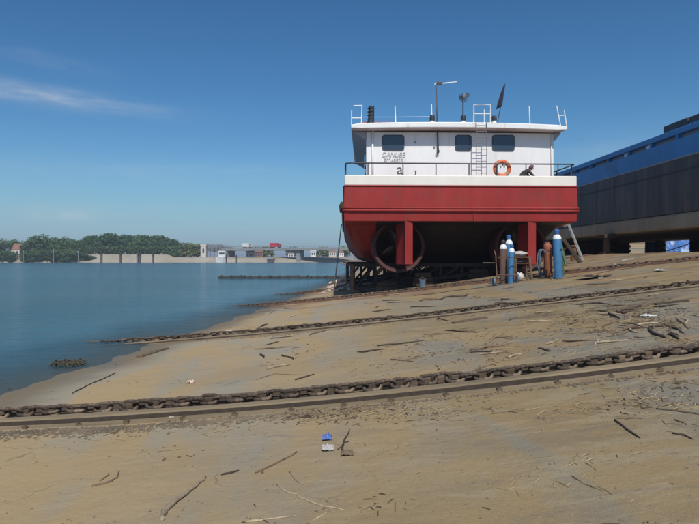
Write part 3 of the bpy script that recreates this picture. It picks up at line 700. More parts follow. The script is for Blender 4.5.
for i in range(nu):
    for j in range(nv): Fc.append((i*(nv+1)+j, i*(nv+1)+j+1, (i+1)*(nv+1)+j+1, (i+1)*(nv+1)+j))
fl = MB().add(V, Fc).build('flag', MT['flag'], fp, smooth=True); md = fl.modifiers.new('thick', 'SOLIDIFY'); md.thickness = 0.012
# nozzles, propellers, rudders
for px, sgn in ((397.0, 1), (516.5, -1)):
    c = at(px, 246.5, 28.0); y0 = 27.35
    nzl = MB().lathe([(1.04, 0), (1.16, -.03), (1.20, .05), (1.20, .95), (1.10, 1.0), (0.98, .95), (0.95, .5), (1.04, 0)], (c.x, y0, c.z), 40, 'y').build('propeller_nozzle', MT['nozzle'], boat, smooth='auto')
    pr = MB().lathe([(0, -.22), (0.09, -.2), (0.16, 0), (0.18, .3), (0.12, .55), (0.07, .56), (0.07, 1.7)], (c.x, y0 + .3, c.z), 14, 'y').build('propeller', MT['bronze'], boat, smooth='auto')
    for k in range(4):
        a0 = k * math.pi / 2 + 0.5; V = []; Fc = []
        for i in range(7):
            u = i / 6; r = 0.14 + 0.76 * u; w = 0.16 + 0.30 * math.sin(math.pi * min(u * .75 + .15, 1)); tw = R(60 - 36 * u)
            for s_ in (-1, 1):
                da = s_ * w * math.sin(tw) / r * .6; V.append((c.x + r*math.cos(a0 + da), y0 + .45 + s_ * w * .45 * math.cos(tw), c.z + r*math.sin(a0 + da)))
        for i in range(6): Fc.append((2*i, 2*i+1, 2*i+3, 2*i+2))
        bl = MB().add(V, Fc).build('blade', MT['bronze'], pr, smooth=True); md = bl.modifiers.new('thick', 'SOLIDIFY'); md.thickness = 0.03
    te = at(409 if sgn > 0 else 532.2, 244, YT + 0.10); zt_, zb_ = z_bot + 0.04, at(409, 264.5, YT + .1).z
    stx = c.x + (0.02 if sgn > 0 else -0.05); ax = Vector((te.x - stx, te.y - (27.05), 0)); L_ = ax.length; ax.normalize(); nrm = Vector((ax.y, -ax.x, 0))
    prof = [(-0.32, 0.0), (-0.25, 0.10), (0.0, 0.13), (0.4 * L_, 0.11), (0.75 * L_, 0.12), (L_, 0.185)]
    poly = [(stx + ax.x*s_ + nrm.x*w, 27.05 + ax.y*s_ + nrm.y*w) for s_, w in prof] + [(stx + ax.x*s_ - nrm.x*w, 27.05 + ax.y*s_ - nrm.y*w) for s_, w in reversed(prof[1:])]
    rd = MB().prism(poly, zb_, zt_ - 0.02, 'z').build('rudder', MT['red'], boat, bevel=0.02)
    MB().tube([(stx, 27.05, zt_ - 0.1), (stx, 27.05, z_bot + 0.4)], 0.10, 10).build('rudder_stock', MT['red'], rd)
    MB().prism([(c.x - 0.05, 28.0), (c.x + 0.05, 28.0), (c.x + 0.08, 31), (c.x - 0.08, 31)], c.z - 0.12, c.z + 0.12, 'z').build('shaft_strut', MT['bronze'], boat)
p = at(341.5, 207, YT + .4)
MB().tube([(p.x + .02, YT + .35, p.z + .22), (p.x - .02, YT + .4, p.z + .05), (p.x - .02, YT + .4, p.z - .25)], [0.05, 0.09, 0.05], 8).build('side_fender', MT['darkwood'], boat, smooth=True)

# lifebuoy hanging inside the rail
c = at(502, 168.6, YT + 0.26)
lb_ = thing('lifebuoy', c, 'orange lifebuoy ring hanging on the aft deck rail of the boat', 'lifebuoy')
V = MB().lathe([(0.31 + 0.088*math.cos(a), 0.075*math.sin(a)) for a in [2*math.pi*i/12 for i in range(13)]], c, 36, 'y'); V.build('ring', MT['orange'], lb_, smooth=True)
for k in range(4):
    a = math.pi/4 + k*math.pi/2; d_ = Vector((math.cos(a), 0, math.sin(a))); t_ = Vector((-math.sin(a), 0, math.cos(a)))
    pts = [c + d_*0.31 + (d_*math.cos(q)*0.094 + Vector((0, 1, 0))*math.sin(q)*0.081) for q in [2*math.pi*i/12 for i in range(12)]]
    V = []; Fc = []
    for s_ in (-1, 1): V += [p_ + t_*0.035*s_ for p_ in pts]
    for i in range(12): Fc.append((i, (i+1) % 12, 12 + (i+1) % 12, 12 + i))
    MB().add(V, Fc).build('band', MT['palewood'], lb_, smooth=True)
MB().tube([c + Vector((-.12, -.02, .25)), c + Vector((-.05, -.02, 0.03)), c + Vector((0.02, -.02, .2)), c + Vector((0.09, -.02, 0.02)), c + Vector((0.15, -.02, .24))], 0.022, 6).build('grab_line', MT['wood'], lb_, smooth=True)
MB().box(c.x - .03, c.x + .03, YT + .12, c.y - 0.05, zr - 0.06, zr - 0.028).build('hook', MT['rail'], lb_)

# ------------------------------------------------------------------ crouching person on the aft deck
def skin_mesh(name, pts, edges, root, sub=2):
    me = bpy.data.meshes.new(name); me.from_pydata([p for p, r in pts], edges, [])
    o = bpy.data.objects.new(name, me); col.objects.link(o)
    sk = o.modifiers.new('skin', 'SKIN'); o.modifiers.new('sub', 'SUBSURF').levels = sub
    for i, (p, r) in enumerate(pts):
        sv = me.skin_vertices[0].data[i]; sv.radius = (r, r) if isinstance(r, float) else r; sv.use_root = (i == root)
    bpy.context.view_layer.update()
    ev = bpy.data.meshes.new_from_object(o.evaluated_get(bpy.context.evaluated_depsgraph_get()))
    bpy.data.objects.remove(o); 
    for p in ev.polygons: p.use_smooth = True
    return ev
def person():
    base = at(526, 170, YT + 0.78); base.z = Z_DECK
    root = thing('person', base, 'person in dark clothes and plum cap crouching over the aft deck', 'person')
    P = [((-.22, 0, .34), .15), ((-.20, 0, .52), .15), ((-.10, 0, .70), .165), ((.04, 0, .82), .15), ((.14, 0, .88), .065), ((.21, 0, .92), .07), ((.265, 0, .945), .10), ((.30, 0, .88), .085)]
    E = [(0, 1), (1, 2), (2, 3), (3, 4), (4, 5), (5, 6), (6, 7)]
    for s in (-1, 1):
        b = len(P)
        P += [((-.20, .10*s, .32), .11), ((.12, .19*s, .46), .085), ((.14, .18*s, .40), .075), ((-.06, .15*s, .10), .05), ((-.05, .15*s, .05), .045), ((.10, .16*s, .04), .04)]
        E += [(0, b), (b, b+1), (b+1, b+2), (b+2, b+3), (b+3, b+4), (b+4, b+5)]
        b = len(P)
        P += [((.05, .19*s, .80), .075), ((.22, .24*s, .60), .055), ((.42, .16*s, .48), .042), ((.48, .14*s, .46), .036)]
        E += [(3, b), (b, b+1), (b+1, b+2), (b+2, b+3)]
        hb = len(P) - 1
        for k in range(4):
            f = len(P); oy = (k - 1.5) * .02
            P += [((.53, .14*s + oy, .44 - .004*k), .010), ((.565 - .004*k, .14*s + oy, .415), .009), ((.575, .14*s + oy, .385), .008)]
            E += [(hb, f), (f, f+1), (f+1, f+2)]
        f = len(P); P += [((.49, .14*s - .045*s, .44), .011), ((.53, .14*s - .055*s, .42), .010)]; E += [(hb, f), (f, f+1)]
    me = skin_mesh('body', P, E, 0)
    for m in (MT['dark_cloth'], MT['skin']): me.materials.append(m)
    for p in me.polygons:
        c_ = p.center
        if (c_.x > .16 and c_.z > .82) or c_.x > .46: p.material_index = 1
    o = bpy.data.objects.new('body', me); col.objects.link(o); o.parent = root
    cap = MB(); V = []; Fc = []; cc = Vector((.255, 0, .965)); ax = Vector((-.35, 0, .93)).normalized(); ay = Vector((0, 1, 0)); ax2 = ay.cross(ax)
    for i in range(7):
        t = (math.pi / 2) * i / 6
        for k in range(16):
            a = 2*math.pi*k/16; V.append(cc + ax*0.125*math.sin(t) + (ax2*math.cos(a)*1.12 + ay*math.sin(a))*0.118*math.cos(t))
    for i in range(6):
        for k in range(16): Fc.append((i*16+k, i*16+(k+1) % 16, (i+1)*16+(k+1) % 16, (i+1)*16+k))
    cap.add([v + base for v in V], Fc).build('cap', MT['cap_purple'], root, smooth=True)
    face = [((.365, 0, .895), .022, 'nose', MT['skin'])] + [((.335, s*.045, .925), .012, 'eye', MT['black']) for s in (-1, 1)] + [((.25, s*.105, .905), .024, 'ear', MT['skin']) for s in (-1, 1)] + [((.335, 0, .835), .014, 'mouth', MT['brick'])]
    for q, r, nm, m in face:
        MB().lathe([(0, -r), (r*.7, -r*.7), (r, 0), (r*.7, r*.7), (0, r)], base + Vector(q), 8).build(nm, m, root, smooth=True)
person()

# ------------------------------------------------------------------ launching carts under the boat
def cart(Y, label, x0=None):
    x0 = x0 if x0 is not None else at(354, 280, Y).x; x1 = xr - 1.3; zt_ = 1.31 - 0.012
    root = thing('launching_cart', ((x0 + x1) / 2, Y, gz((x0 + x1)/2, Y)), label, 'cart')
    for yy in (Y, Y + 1.1):
        bt = lambda x: gz(x, yy) + 0.24
        MB().beam((x0, yy, zt_ - .08), (x1, yy, zt_ - .08), .12, .16).build('top_chord', MT['cart'], root)
        MB().beam((x0, yy, bt(x0)), (x1, yy, min(bt(x1), zt_ - .2)), .12, .14).build('bottom_chord', MT['cart'], root)
        n = 8; xs = [x0 + (x1 - x0) * i / n for i in range(n + 1)]
        for i, x in enumerate(xs):
            if zt_ - bt(x) > 0.25:
                MB().beam((x, yy, bt(x)), (x, yy, zt_ - .1), .10, .10).build('post', MT['cart'], root)
                if i < n and zt_ - bt(xs[i+1]) > 0.2:
                    p_, q_ = (x, yy, bt(x)), (xs[i+1], yy, zt_ - .1)
                    MB().beam(p_, q_, .07, .07).build('brace', MT['cart'], root)
        for i in range(n):
            xw = x0 + 0.4 + i * 1.15
            if xw > x1: break
            MB().tube([(xw, yy - .07, gz(xw, yy) + .15 + .02), (xw, yy + .07, gz(xw, yy) + .15 + .02)], 0.15, 14).build('wheel', MT['cart'], root)
    for i in range(5):
        x = x0 + (x1 - x0) * i / 4; MB().beam((x, Y, zt_ - .30), (x, Y + 1.1, zt_ - .30), .1, .12).build('cross_beam', MT['cart'], root)
    MB().box(x0 - .12, x0 - .02, Y - .15, Y + 1.3, gz(x0, Y) + .12, zt_ - .05).build('end_board', MT['rust'], root, bevel=.01)
    MB().beam((x0 - .35, Y + .2, zt_ - .06), (x0 + .3, Y + .2, zt_ - .12), .14, .10).build('end_beam', MT['rust'], root)
    return root
cart(29.0, 'black lattice launching cart under the stern of the red boat')
cart(37.0, 'black lattice launching cart under the middle of the red hull', xl + 0.9)
cart(44.5, 'black lattice launching cart under the bow of the red hull', xl + 0.9)

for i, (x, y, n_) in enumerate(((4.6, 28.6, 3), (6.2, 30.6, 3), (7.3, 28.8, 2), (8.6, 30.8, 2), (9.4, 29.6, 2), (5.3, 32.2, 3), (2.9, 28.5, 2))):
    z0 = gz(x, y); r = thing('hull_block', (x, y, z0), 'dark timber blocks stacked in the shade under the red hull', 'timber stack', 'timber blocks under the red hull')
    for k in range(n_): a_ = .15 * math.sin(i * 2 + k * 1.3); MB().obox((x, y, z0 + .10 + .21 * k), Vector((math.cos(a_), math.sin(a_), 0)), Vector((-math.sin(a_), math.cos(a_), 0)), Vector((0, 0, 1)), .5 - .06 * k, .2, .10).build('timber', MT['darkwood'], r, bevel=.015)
# ------------------------------------------------------------------ the blue and black barge
XB = 17.0
zb = lambda k: EYE + k * XB
Y0B, Y1B, WB = 13.0, 84.0, 11.0
barge = thing('barge', (XB + WB / 2, (Y0B + Y1B) / 2, 0), 'long black and blue cargo barge propped on posts above the yard', 'barge')
def strake(z0, z1, out, name, m, b=0.0, ins=0.0):
    mb = MB().prism([(XB - out, Y0B + 2.5), (XB + 1.8 - out, Y0B), (XB + WB - 1.8 + out, Y0B), (XB + WB + out, Y0B + 2.5), (XB + WB + out, Y1B - 2.5), (XB + WB - 1.8 + out, Y1B), (XB + 1.8 - out, Y1B), (XB - out, Y1B - 2.5)], z0, z1, 'z')
    return mb.build(name, m, barge, bevel=b)
strake(zb(.0855), zb(.131), -0.02, 'bottom_plating', MT['b_beige'], 0.12)
hb_ = strake(zb(.131) + .002, zb(.2865), 0.0, 'side_plating', MT['b_black'])
strake(zb(.2865) + .002, zb(.340), 0.012, 'blue_sheer', MT['b_blue'])
strake(zb(.340) + .002, zb(.354), -0.22, 'shadow_gap', MT['b_grey'])
strake(zb(.354) + .002, zb(.371), 0.03, 'blue_rim', MT['b_blue'], 0.03)
strake(zb(.2835), zb(.2865) + .03, 0.035, 'rubbing_band', MT['b_grey'], 0.02)
MB().box(XB - .03, XB + .01, Y0B + 2.6, Y1B - 2.6, zb(.2835) - .62, zb(.2835) - .55).build('plate_lap', MT['b_hatch'], hb_)
y = Y0B + 3
while y < Y1B - 3:        # plate seams (weld beads) and gap stanchions
    MB().box(XB - 0.012, XB + .02, y, y + .035, zb(.131) + .02, zb(.283) - .01).build('weld_seam', MT['b_black'], hb_)
    MB().box(XB - 0.02, XB + 0.2, y + .8, y + .92, zb(.340) + .004, zb(.354)).build('stanchion', MT['b_blue'], barge)
    if int(y) % 2 == 0: MB().box(XB + 0.1, XB + 0.2, y + 1.0, y + 1.45, zb(.340) + .01, zb(.353)).build('locker', MT['white'], barge)
    y += 2.4
MB().prism([(XB + 1.2, Y0B + 4), (XB + WB - 1.2, Y0B + 4), (XB + WB - 1.2, Y1B - 8), (XB + 1.2, Y1B - 8)], zb(.371) + .002, zb(.376), 'z').build('hatch_coaming', MT['b_blue'], barge)
# dark stacked hatch covers seen on the near part
for i in range(3):
    ya = at(668, 125, 30).y + 0.0; Yk = 24.0 + i * 2.2
    MB().box(XB + 0.25, XB + WB - 0.6, Yk, Yk + 2.1, zb(.376), zb(.395) + .02 * i).build('hatch_cover', MT['b_hatch'], barge, bevel=.03)
MB().box(XB + 0.2, XB + 1.2, 19.5, 23.8, zb(.376), zb(.408)).build('hatch_cover', MT['b_hatch'], barge, bevel=.03)
# props below the barge
bz = zb(.0855)
def prop(x, y, w, m, label, grp=None, kind='post'):
    z0 = gz(x, y)
    r = thing('barge_prop', (x, y, z0), label, 'prop', grp)
    MB().tube([(x, y, z0 - .05), (x, y, bz - .22)], [w * .62, w * .5], 12).build('post', m, r, smooth='auto')
    MB().box(x - w, x + w, y - w * 1.2, y + w * 1.2, bz - .218, bz - .004).build('head_block', MT['darkwood'], r, bevel=.02)
    MB().box(x - w * .9, x + w * .9, y - w, y + w, z0 - .06, z0 + .08).build('base_plate', MT['rust'], r)
prop(XB - .22, 35.7, .34, MT['rust'], 'rusty round steel post under the barge side, beside the leaning ladder')
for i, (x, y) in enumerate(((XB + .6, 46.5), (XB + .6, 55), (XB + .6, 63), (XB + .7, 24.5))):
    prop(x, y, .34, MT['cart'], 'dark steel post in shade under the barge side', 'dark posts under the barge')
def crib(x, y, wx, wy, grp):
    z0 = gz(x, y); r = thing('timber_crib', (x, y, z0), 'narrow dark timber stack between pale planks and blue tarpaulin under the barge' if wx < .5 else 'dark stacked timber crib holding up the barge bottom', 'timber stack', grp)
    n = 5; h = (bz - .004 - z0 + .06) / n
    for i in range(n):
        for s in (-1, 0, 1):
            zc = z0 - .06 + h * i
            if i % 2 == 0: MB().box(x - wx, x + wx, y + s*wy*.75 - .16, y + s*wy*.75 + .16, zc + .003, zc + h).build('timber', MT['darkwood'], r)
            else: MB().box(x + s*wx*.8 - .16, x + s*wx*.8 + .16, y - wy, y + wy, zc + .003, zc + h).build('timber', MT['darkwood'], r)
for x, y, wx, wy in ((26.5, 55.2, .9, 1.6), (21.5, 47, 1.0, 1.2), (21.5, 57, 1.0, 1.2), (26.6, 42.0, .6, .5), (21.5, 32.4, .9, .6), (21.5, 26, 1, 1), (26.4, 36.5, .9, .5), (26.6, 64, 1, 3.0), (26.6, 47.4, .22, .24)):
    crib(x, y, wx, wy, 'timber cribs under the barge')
# things standing in the sun behind the barge
q = at(678, 243, 50); g0 = gz(q.x, 50)
r = thing('tarpaulin_stack', (q.x, 50, g0), 'bright blue tarpaulin-covered stack in sun, seen through the gap under the barge', 'tarpaulin')
V = MB(); xa, xb_ = at(657, 243, 50).x, at(702, 243, 50).x
pf = [(49.6, g0 - .1), (49.7, g0 + 1.0), (50.2, g0 + 1.9), (51.2, g0 + 2.0), (52, g0 + 1.1), (52.1, g0 - .1)]; ns = 14; Vs = []; Fc = []
for i in range(ns + 1):
    x = xa + (xb_ - xa) * i / ns
    for k, (yy, zz) in enumerate(pf): Vs.append((x, yy + .14 * math.sin(i * 1.7 + k), zz + .10 * math.sin(i * 2.3 + k * 1.3)))
for i in range(ns):
    for k in range(5): Fc.append((i*6+k, i*6+k+1, (i+1)*6+k+1, (i+1)*6+k))
Fc += [tuple(range(6)), tuple(ns*6 + k for k in range(6))]
V.add(Vs, Fc).build('cover', MT['tarp'], r, smooth='auto')
MB().box(xa + .3, xb_ - .3, 49.9, 51.8, g0 - .1, g0 + .9).build('pallet', MT['wood'], r)
g1 = at(643, 245, 57); gz1 = gz(g1.x, 57.0)
r = thing('plank_stack', (g1.x, 57, gz1), 'pale plank stack lying in sun beyond the barge', 'plank stack')
for i in range(6): MB().box(at(626, 245, 57).x, at(658, 245, 57).x, 57 + .05 * (i % 2), 58.2, gz1 + i * .24 + .004, gz1 + i * .24 + .2).build('plank', MT['palewood'], r)
for i in range(3): MB().box(g1.x - 1.2 + i * 1.0, g1.x - 1.0 + i * 1.0, 57.1, 58.1, gz1 - .1, gz1 + .003).build('bearer', MT['darkwood'], r)
# slack rope under the barge
a_, b_ = pg(622, 261.5), at(683, 246.0, 35.0)
MB().tube([a_ + Vector((0, 0, .03)), a_.lerp(b_, .35) + Vector((0, 0, -.05)), a_.lerp(b_, .7) + Vector((0, 0, -.05)), b_ + Vector((0.3, 0, .1)), Vector((b_.x + 1.2, b_.y + .5, bz + .02))], 0.025, 6).build('rope', MT['cloth'], org=a_, smooth=True)
tag(bpy.context.scene.objects['rope'], 'thin pale rope rising from the ground to the barge bottom', 'rope')

# ------------------------------------------------------------------ gas cylinders and welding gear
def gas_cylinder(px, py, H, rad, body, cap, label, tilt=(0, 0), shoulder=True, dy=0.0, capped=True):
    p = pg(px, py); p.y += dy; p.z = gz(p.x, p.y)
    r = thing('gas_cylinder', p, label, 'gas cylinder')
    hs = H * .80
    MB().lathe([(0, -.02), (rad * .9, -.02), (rad, .03), (rad, hs)], p, 18).build('body', body, r, smooth='auto')
    MB().lathe([(rad, hs), (rad * .97, hs + .05), (rad * .80, hs + .12), (rad * .45, hs + .17), (0, hs + .18)], p, 18).build('shoulder', MT['shoulder'] if shoulder else body, r, smooth=True)
    if capped:
        MB().lathe([(rad * .36, hs + .15), (rad * .62, hs + .19), (rad * .66, H - .04), (rad * .45, H), (0, H + .005)], p, 14).build('valve_cap', cap, r, smooth='auto')
    else:
        v = MB().tube([p + Vector((0, 0, hs + .15)), p + Vector((0, 0, H - .05))], rad * .2, 8); v.tube([p + Vector((-rad * .7, 0, H - .10)), p + Vector((rad * .6, 0, H - .10))], rad * .16, 6)
        v.build('valve', cap, r, smooth='auto')
    r.rotation_euler = (R(tilt[0]), R(tilt[1]), 0)
    return r
gas_cylinder(503.2, 283.6, 1.62, .135, MT['cyl_brown'], MT['black'], 'brown gas cylinder with white shoulder and black cap, in the trolley')
gas_cylinder(510.5, 283.4, 1.42, .105, MT['cyl_blue'], MT['cyl_cap'], 'slim blue gas cylinder standing beside the brown cylinder in the trolley', (0, 2))
gas_cylinder(514.5, 281.0, 1.78, .145, MT['cyl_blue'], MT['cyl_cap'], 'tall blue gas cylinder with big blue cap, leaning by the workbench', (-4, -3), dy=.35)
gas_cylinder(548.5, 277.5, 1.40, .15, MT['cyl_orange'], MT['black'], 'orange-brown gas cylinder with bare valve, beside the hose coil', (0, -2), False, capped=False)
gas_cylinder(558.3, 278.5, 1.72, .150, MT['cyl_blue'], MT['cyl_cap'], 'large blue gas cylinder with white shoulder beside the orange-brown cylinder', (0, -2))
gas_cylinder(563.5, 277.0, 1.55, .13, MT['cyl_green'], MT['cyl_green'], 'dark green gas cylinder half hidden behind the large blue cylinder', (0, -5), False, dy=.25)
ca_, cb_ = pg(548.5, 277.5), pg(558.3, 278.5); zc_ = ca_.z + 1.02
tag(MB().tube([(ca_.x - .21, ca_.y, zc_), (ca_.x - .02, ca_.y - .21, zc_ + .01), (ca_.x + .2, ca_.y - .21, zc_ - .03), (cb_.x, cb_.y - .21, zc_ + .01), (cb_.x + .19, cb_.y - .04, zc_), (cb_.x + .40, cb_.y + .3, zc_ + .07)], .014, 6).build('cylinder_strap', MT['rust'], org=(ca_.x - .21, ca_.y, zc_), smooth=True), 'rusty chain strap tied round orange-brown and large blue cylinders', 'strap')
for k_, (pa_, m_, lb_2) in enumerate((((505, 284.5), 'black', 'black gas hose snaking on the ground from the cylinder trolley'), ((556, 279.5), 'rust', 'reddish gas hose snaking on the ground from the large blue cylinder'))):
    c_ = pg(*pa_); P_ = []
    for i in range(26):
        x_ = c_.x + (.16 if k_ else -.13) * i; y_ = c_.y - .12 + .16 * math.sin(i * .55 + k_) + .02 * i; P_.append((x_, y_, gzn(x_, y_) + .012))
    tag(MB().tube(P_, .012, 6).build('gas_hose', MT[m_], org=P_[0], smooth=True), lb_2, 'hose')
# trolley
p = pg(505.5, 284.6); g_ = lambda x, y: gz(x, y)
tr = thing('cylinder_trolley', p, 'rusty two-wheeled cylinder trolley holding brown and slim blue cylinders', 'trolley')
xa, xb_ = p.x - .33, p.x + .40
MB().tube([(xa, p.y - .12, g_(xa, p.y) + .03), (xa, p.y + .1, p.z + 1.05), (xa, p.y + .30, p.z + 1.25)], .022, 6).build('frame_tube', MT['rust'], tr)
MB().tube([(xb_, p.y - .12, g_(xb_, p.y) + .03), (xb_, p.y + .1, p.z + 1.05), (xb_, p.y + .30, p.z + 1.25)], .022, 6).build('frame_tube', MT['rust'], tr)
for z_ in (.35, .98): MB().tube([(xa, p.y - .22 + z_ * .1, p.z + z_), (xa + .36, p.y - .26 + z_ * .08, p.z + z_), (xb_, p.y - .22 + z_ * .1, p.z + z_)], .018, 6).build('band', MT['rust'], tr)
for x in (xa - .08, xb_ + .06): MB().tube([(x - .03, p.y + .05, g_(x, p.y) + .15), (x + .03, p.y + .05, g_(x, p.y) + .15)], .15, 14).build('wheel', MT['hose'], tr)
# workbench
p = pg(521, 281.5); p.y += .1
wb = thing('workbench', p, 'low rough wooden workbench with a sack on top, beside the cylinders', 'bench')
xa, xb_, ya, yb_ = p.x - .30, p.x + .26, p.y - .25, p.y + .3; zt_ = p.z + .88
for x, y, dx in ((xa, ya, 0), (xb_, ya, .10), (xa, yb_, 0), (xb_, yb_, .10)): MB().beam((x + dx, y, gz(x, y) - .02), (x, y, zt_), .07, .07).build('leg', MT['wood'], wb)
for i in range(3): MB().box(xa - .08, xb_ + .08, ya - .03 + i * .205, ya + .165 + i * .205, zt_ + .002, zt_ + .045).build('top_board', MT['wood'], wb)
MB().box(xa + .04, xb_ + .05, ya + .04, yb_ - .04, zt_ - .22, zt_ - .19).build('shelf', MT['wood'], wb)
def blob(c, sx, sy, sz, seed, n=10, m_=8, amp=.25):
    V = []; Fc = []; c = Vector(c)
    for i in range(m_ + 1):
        t = math.pi * i / m_
        for k in range(n):
            a = 2*math.pi*k/n; d = Vector((math.sin(t)*math.cos(a), math.sin(t)*math.sin(a), math.cos(t)))
            f = 1 + amp * noise.noise(d * 1.8 + Vector((seed * 3.1, seed, 0))) * 2
            V.append(c + Vector((d.x*sx*f, d.y*sy*f, d.z*sz*f)))
    for i in range(m_):
        for k in range(n): Fc.append((i*n+k, i*n+(k+1) % n, (i+1)*n+(k+1) % n, (i+1)*n+k))
    return MB().add(V, Fc)
c = Vector((p.x - .05, p.y, zt_ + .045 + .085)); tag(blob(c, .27, .2, .10, 3, 14, 10).build('cloth_sack', MT['cloth'], smooth=True, org=c - Vector((0, 0, .08))), 'pale crumpled sack lying on the wooden workbench', 'sack')
c = Vector((p.x - .02, p.y, zt_ - .19 + .055)); tag(blob(c, .22, .16, .06, 5, 12, 8).build('folded_cloth', MT['hose'], smooth=True, org=c - Vector((0, 0, .05))), 'dark grey folded cloth on the shelf of the workbench', 'cloth')
c = pg(519.5, 279.5); c.z += .12; tag(blob(c, .16, .14, .15, 9, 12, 8, .4).build('white_rag', MT['plastic_white'], smooth=True, org=c - Vector((0, 0, .13))), 'crumpled white rag on the ground under the workbench', 'rag')
# hose coil
c = pg(541.2, 278.3); pts = []
for i in range(90):
    a = i * .42; rr_2 = .16 + .02 * math.sin(i * .9); pts.append(c + Vector((math.cos(a) * rr_2 * .85 + .03 * math.sin(i * .3), -.1 + .10 * math.sin(i * .25), .58 + math.sin(a) * .50)))
tag(MB().tube(pts, .020, 6).build('hose_coil', MT['hose'], smooth=True, org=c), 'grey-blue gas hose hanging in tall loops by the orange-brown cylinder', 'hose')
a_, b_ = pg(552, 279.5), at(545.8, 264.5, 24.8)
tag(MB().beam(a_ + Vector((0, 0, .02)), b_, .05, .03).build('lath', MT['palewood'], org=a_), 'short yellowish lath leaning on the orange-brown cylinder', 'stick')
# leaning ladder and shoring timbers at the right side of the hull
def ladder():
    Y_ = 30.6; f0 = at(583.5, 264.0, Y_); f0.z = gz(f0.x, Y_); t0 = Vector((xr + .05, Y_ + .15, 0)); d0 = at(569.3, 224, Y_)
    sl_ = (d0.z - f0.z) / (d0.x - f0.x); t0.z = f0.z + sl_ * (t0.x - f0.x)
    r = thing('leaning_ladder', f0, 'grey metal ladder leaning on the right side of the red hull', 'ladder')
    o = Vector((.12, .42, 0))
    for k in (0, 1): MB().beam(f0 + o * k, t0 + o * k, .05, .08).build('side_rail', MT['galv'], r)
    n = 13
    for i in range(n):
        u = (i + .6) / n; p_ = f0.lerp(t0, u); MB().tube([p_, p_ + o], .02, 6).build('rung', MT['galv'], r)
ladder()
for (pa, pb, Y_, w, lb) in (((580.5, 264.5), (553, 225.5), 29.3, .16, 'dark brown shoring timber leaning under the right side of the red hull'), ((566, 268), (559, 236), 28.4, .10, 'thin greenish pole leaning beside the large blue cylinder')):
    f0 = at(*pa, Y_); f0.z = gz(f0.x, Y_); t0 = at(*pb, Y_ + .2)
    tag(MB().beam(f0, t0, w, w).build('shoring_timber', MT['darkwood' if w > .12 else 'cyl_green'], org=f0, bevel=.01), lb, 'timber')
f0 = at(573.5, 262, 32.5); f0.z = gz(f0.x, 32.5)
r = thing('wooden_bollard', f0, 'short reddish-brown post standing behind the leaning ladder', 'post'); MB().tube([f0 + Vector((0, 0, -.05)), f0 + Vector((0, 0, .75))], [.17, .15], 10).build('post', MT['rust'], r, smooth='auto'); MB().lathe([(0.15, .74), (.19, .75), (.19, .83), (0, .85)], f0, 10).build('top_cap', MT['rust'], r, smooth='auto')
# work lamp hanging at the counter
c = at(564.6, 225.2, YT + 1.2)
wlmp = thing('work_lamp', c, 'small white round work lamp hanging below the stern by the ladder', 'lamp'); MB().lathe([(0, -.09), (.07, -.08), (.10, 0), (.07, .07), (.03, .10), (0, .1)], c, 12).build('globe', MT['shoulder'], wlmp, smooth=True)
MB().tube([c + Vector((0, 0, .09)), Vector((c.x - .0, c.y, z_bot + .02))], .012, 5).build('cable', MT['black'], wlmp)
# pale pole leaning by the left of the hull
Y_ = 30.6; f0 = at(333.5, 290, Y_); f0.z = gz(f0.x, Y_) - .02; t0 = at(345.5, 224, Y_); t0.x = min(t0.x, xl + 0.04)
tag(MB().tube([f0, t0], .028, 6).build('leaning_pole', MT['palewood'], org=f0), 'thin pale pole leaning against the left side of the red hull', 'pole')

# ------------------------------------------------------------------ rubble by the cart
def rock(c, s, seed, m, name, label, cat, grp=None, flat=.6):
    rr = random.Random(seed); V = []
    pts = [Vector((rr.uniform(-1, 1), rr.uniform(-1, 1), rr.uniform(-1, 1))).normalized() * rr.uniform(.7, 1) for _ in range(14)]
    import bmesh
    bm = bmesh.new()
    for p_ in pts: bm.verts.new(Vector((p_.x * s, p_.y * s * .8, p_.z * s * flat)))
    bmesh.ops.convex_hull(bm, input=bm.verts[:])
    for v in [v for v in bm.verts if not v.link_faces]: bm.verts.remove(v)
    me = bpy.data.meshes.new(name); bm.to_mesh(me); bm.free(); me.materials.append(m)
    o = bpy.data.objects.new(name, me); col.objects.link(o); o.location = c + Vector((0, 0, s * flat * .5)); tag(o, label, cat, grp); return o
for i, (px, py, s) in enumerate(((327, 292, .26), (331, 291, .34), (336, 291.5, .40), (341, 290.5, .42), (346, 290, .40), (350.5, 290.5, .34), (334, 287.5, .42), (340, 286, .46), (346, 285.5, .50), (329, 288.5, .28), (323, 293.5, .18), (350, 286.5, .38), (338, 283.5, .5), (344, 282, .6), (348, 283, .5), (332, 284.5, .4))):
    rock(pg(px, py), s * .8, 40 + i, MT['rubble'], 'rubble_block', 'pale broken concrete lump heaped beside the launching cart', 'rubble', 'rubble heap beside the launching cart')
for i, (pa, pb, lb) in enumerate((((338, 283), (354, 277.5), 'rust-brown plank lying up on the rubble heap by the cart'), ((331, 290), (349, 283), 'dark broken plank sticking from the rubble heap by the cart'))):
    a_, b_ = at(*pa, 29.0 + i), at(*pb, 29.0 + i); a_.z = max(a_.z, gz(a_.x, a_.y) + .2); tag(MB().beam(a_, b_, .16, .06).build('broken_plank', MT['rust' if i == 0 else 'wood'], org=a_), lb, 'plank')

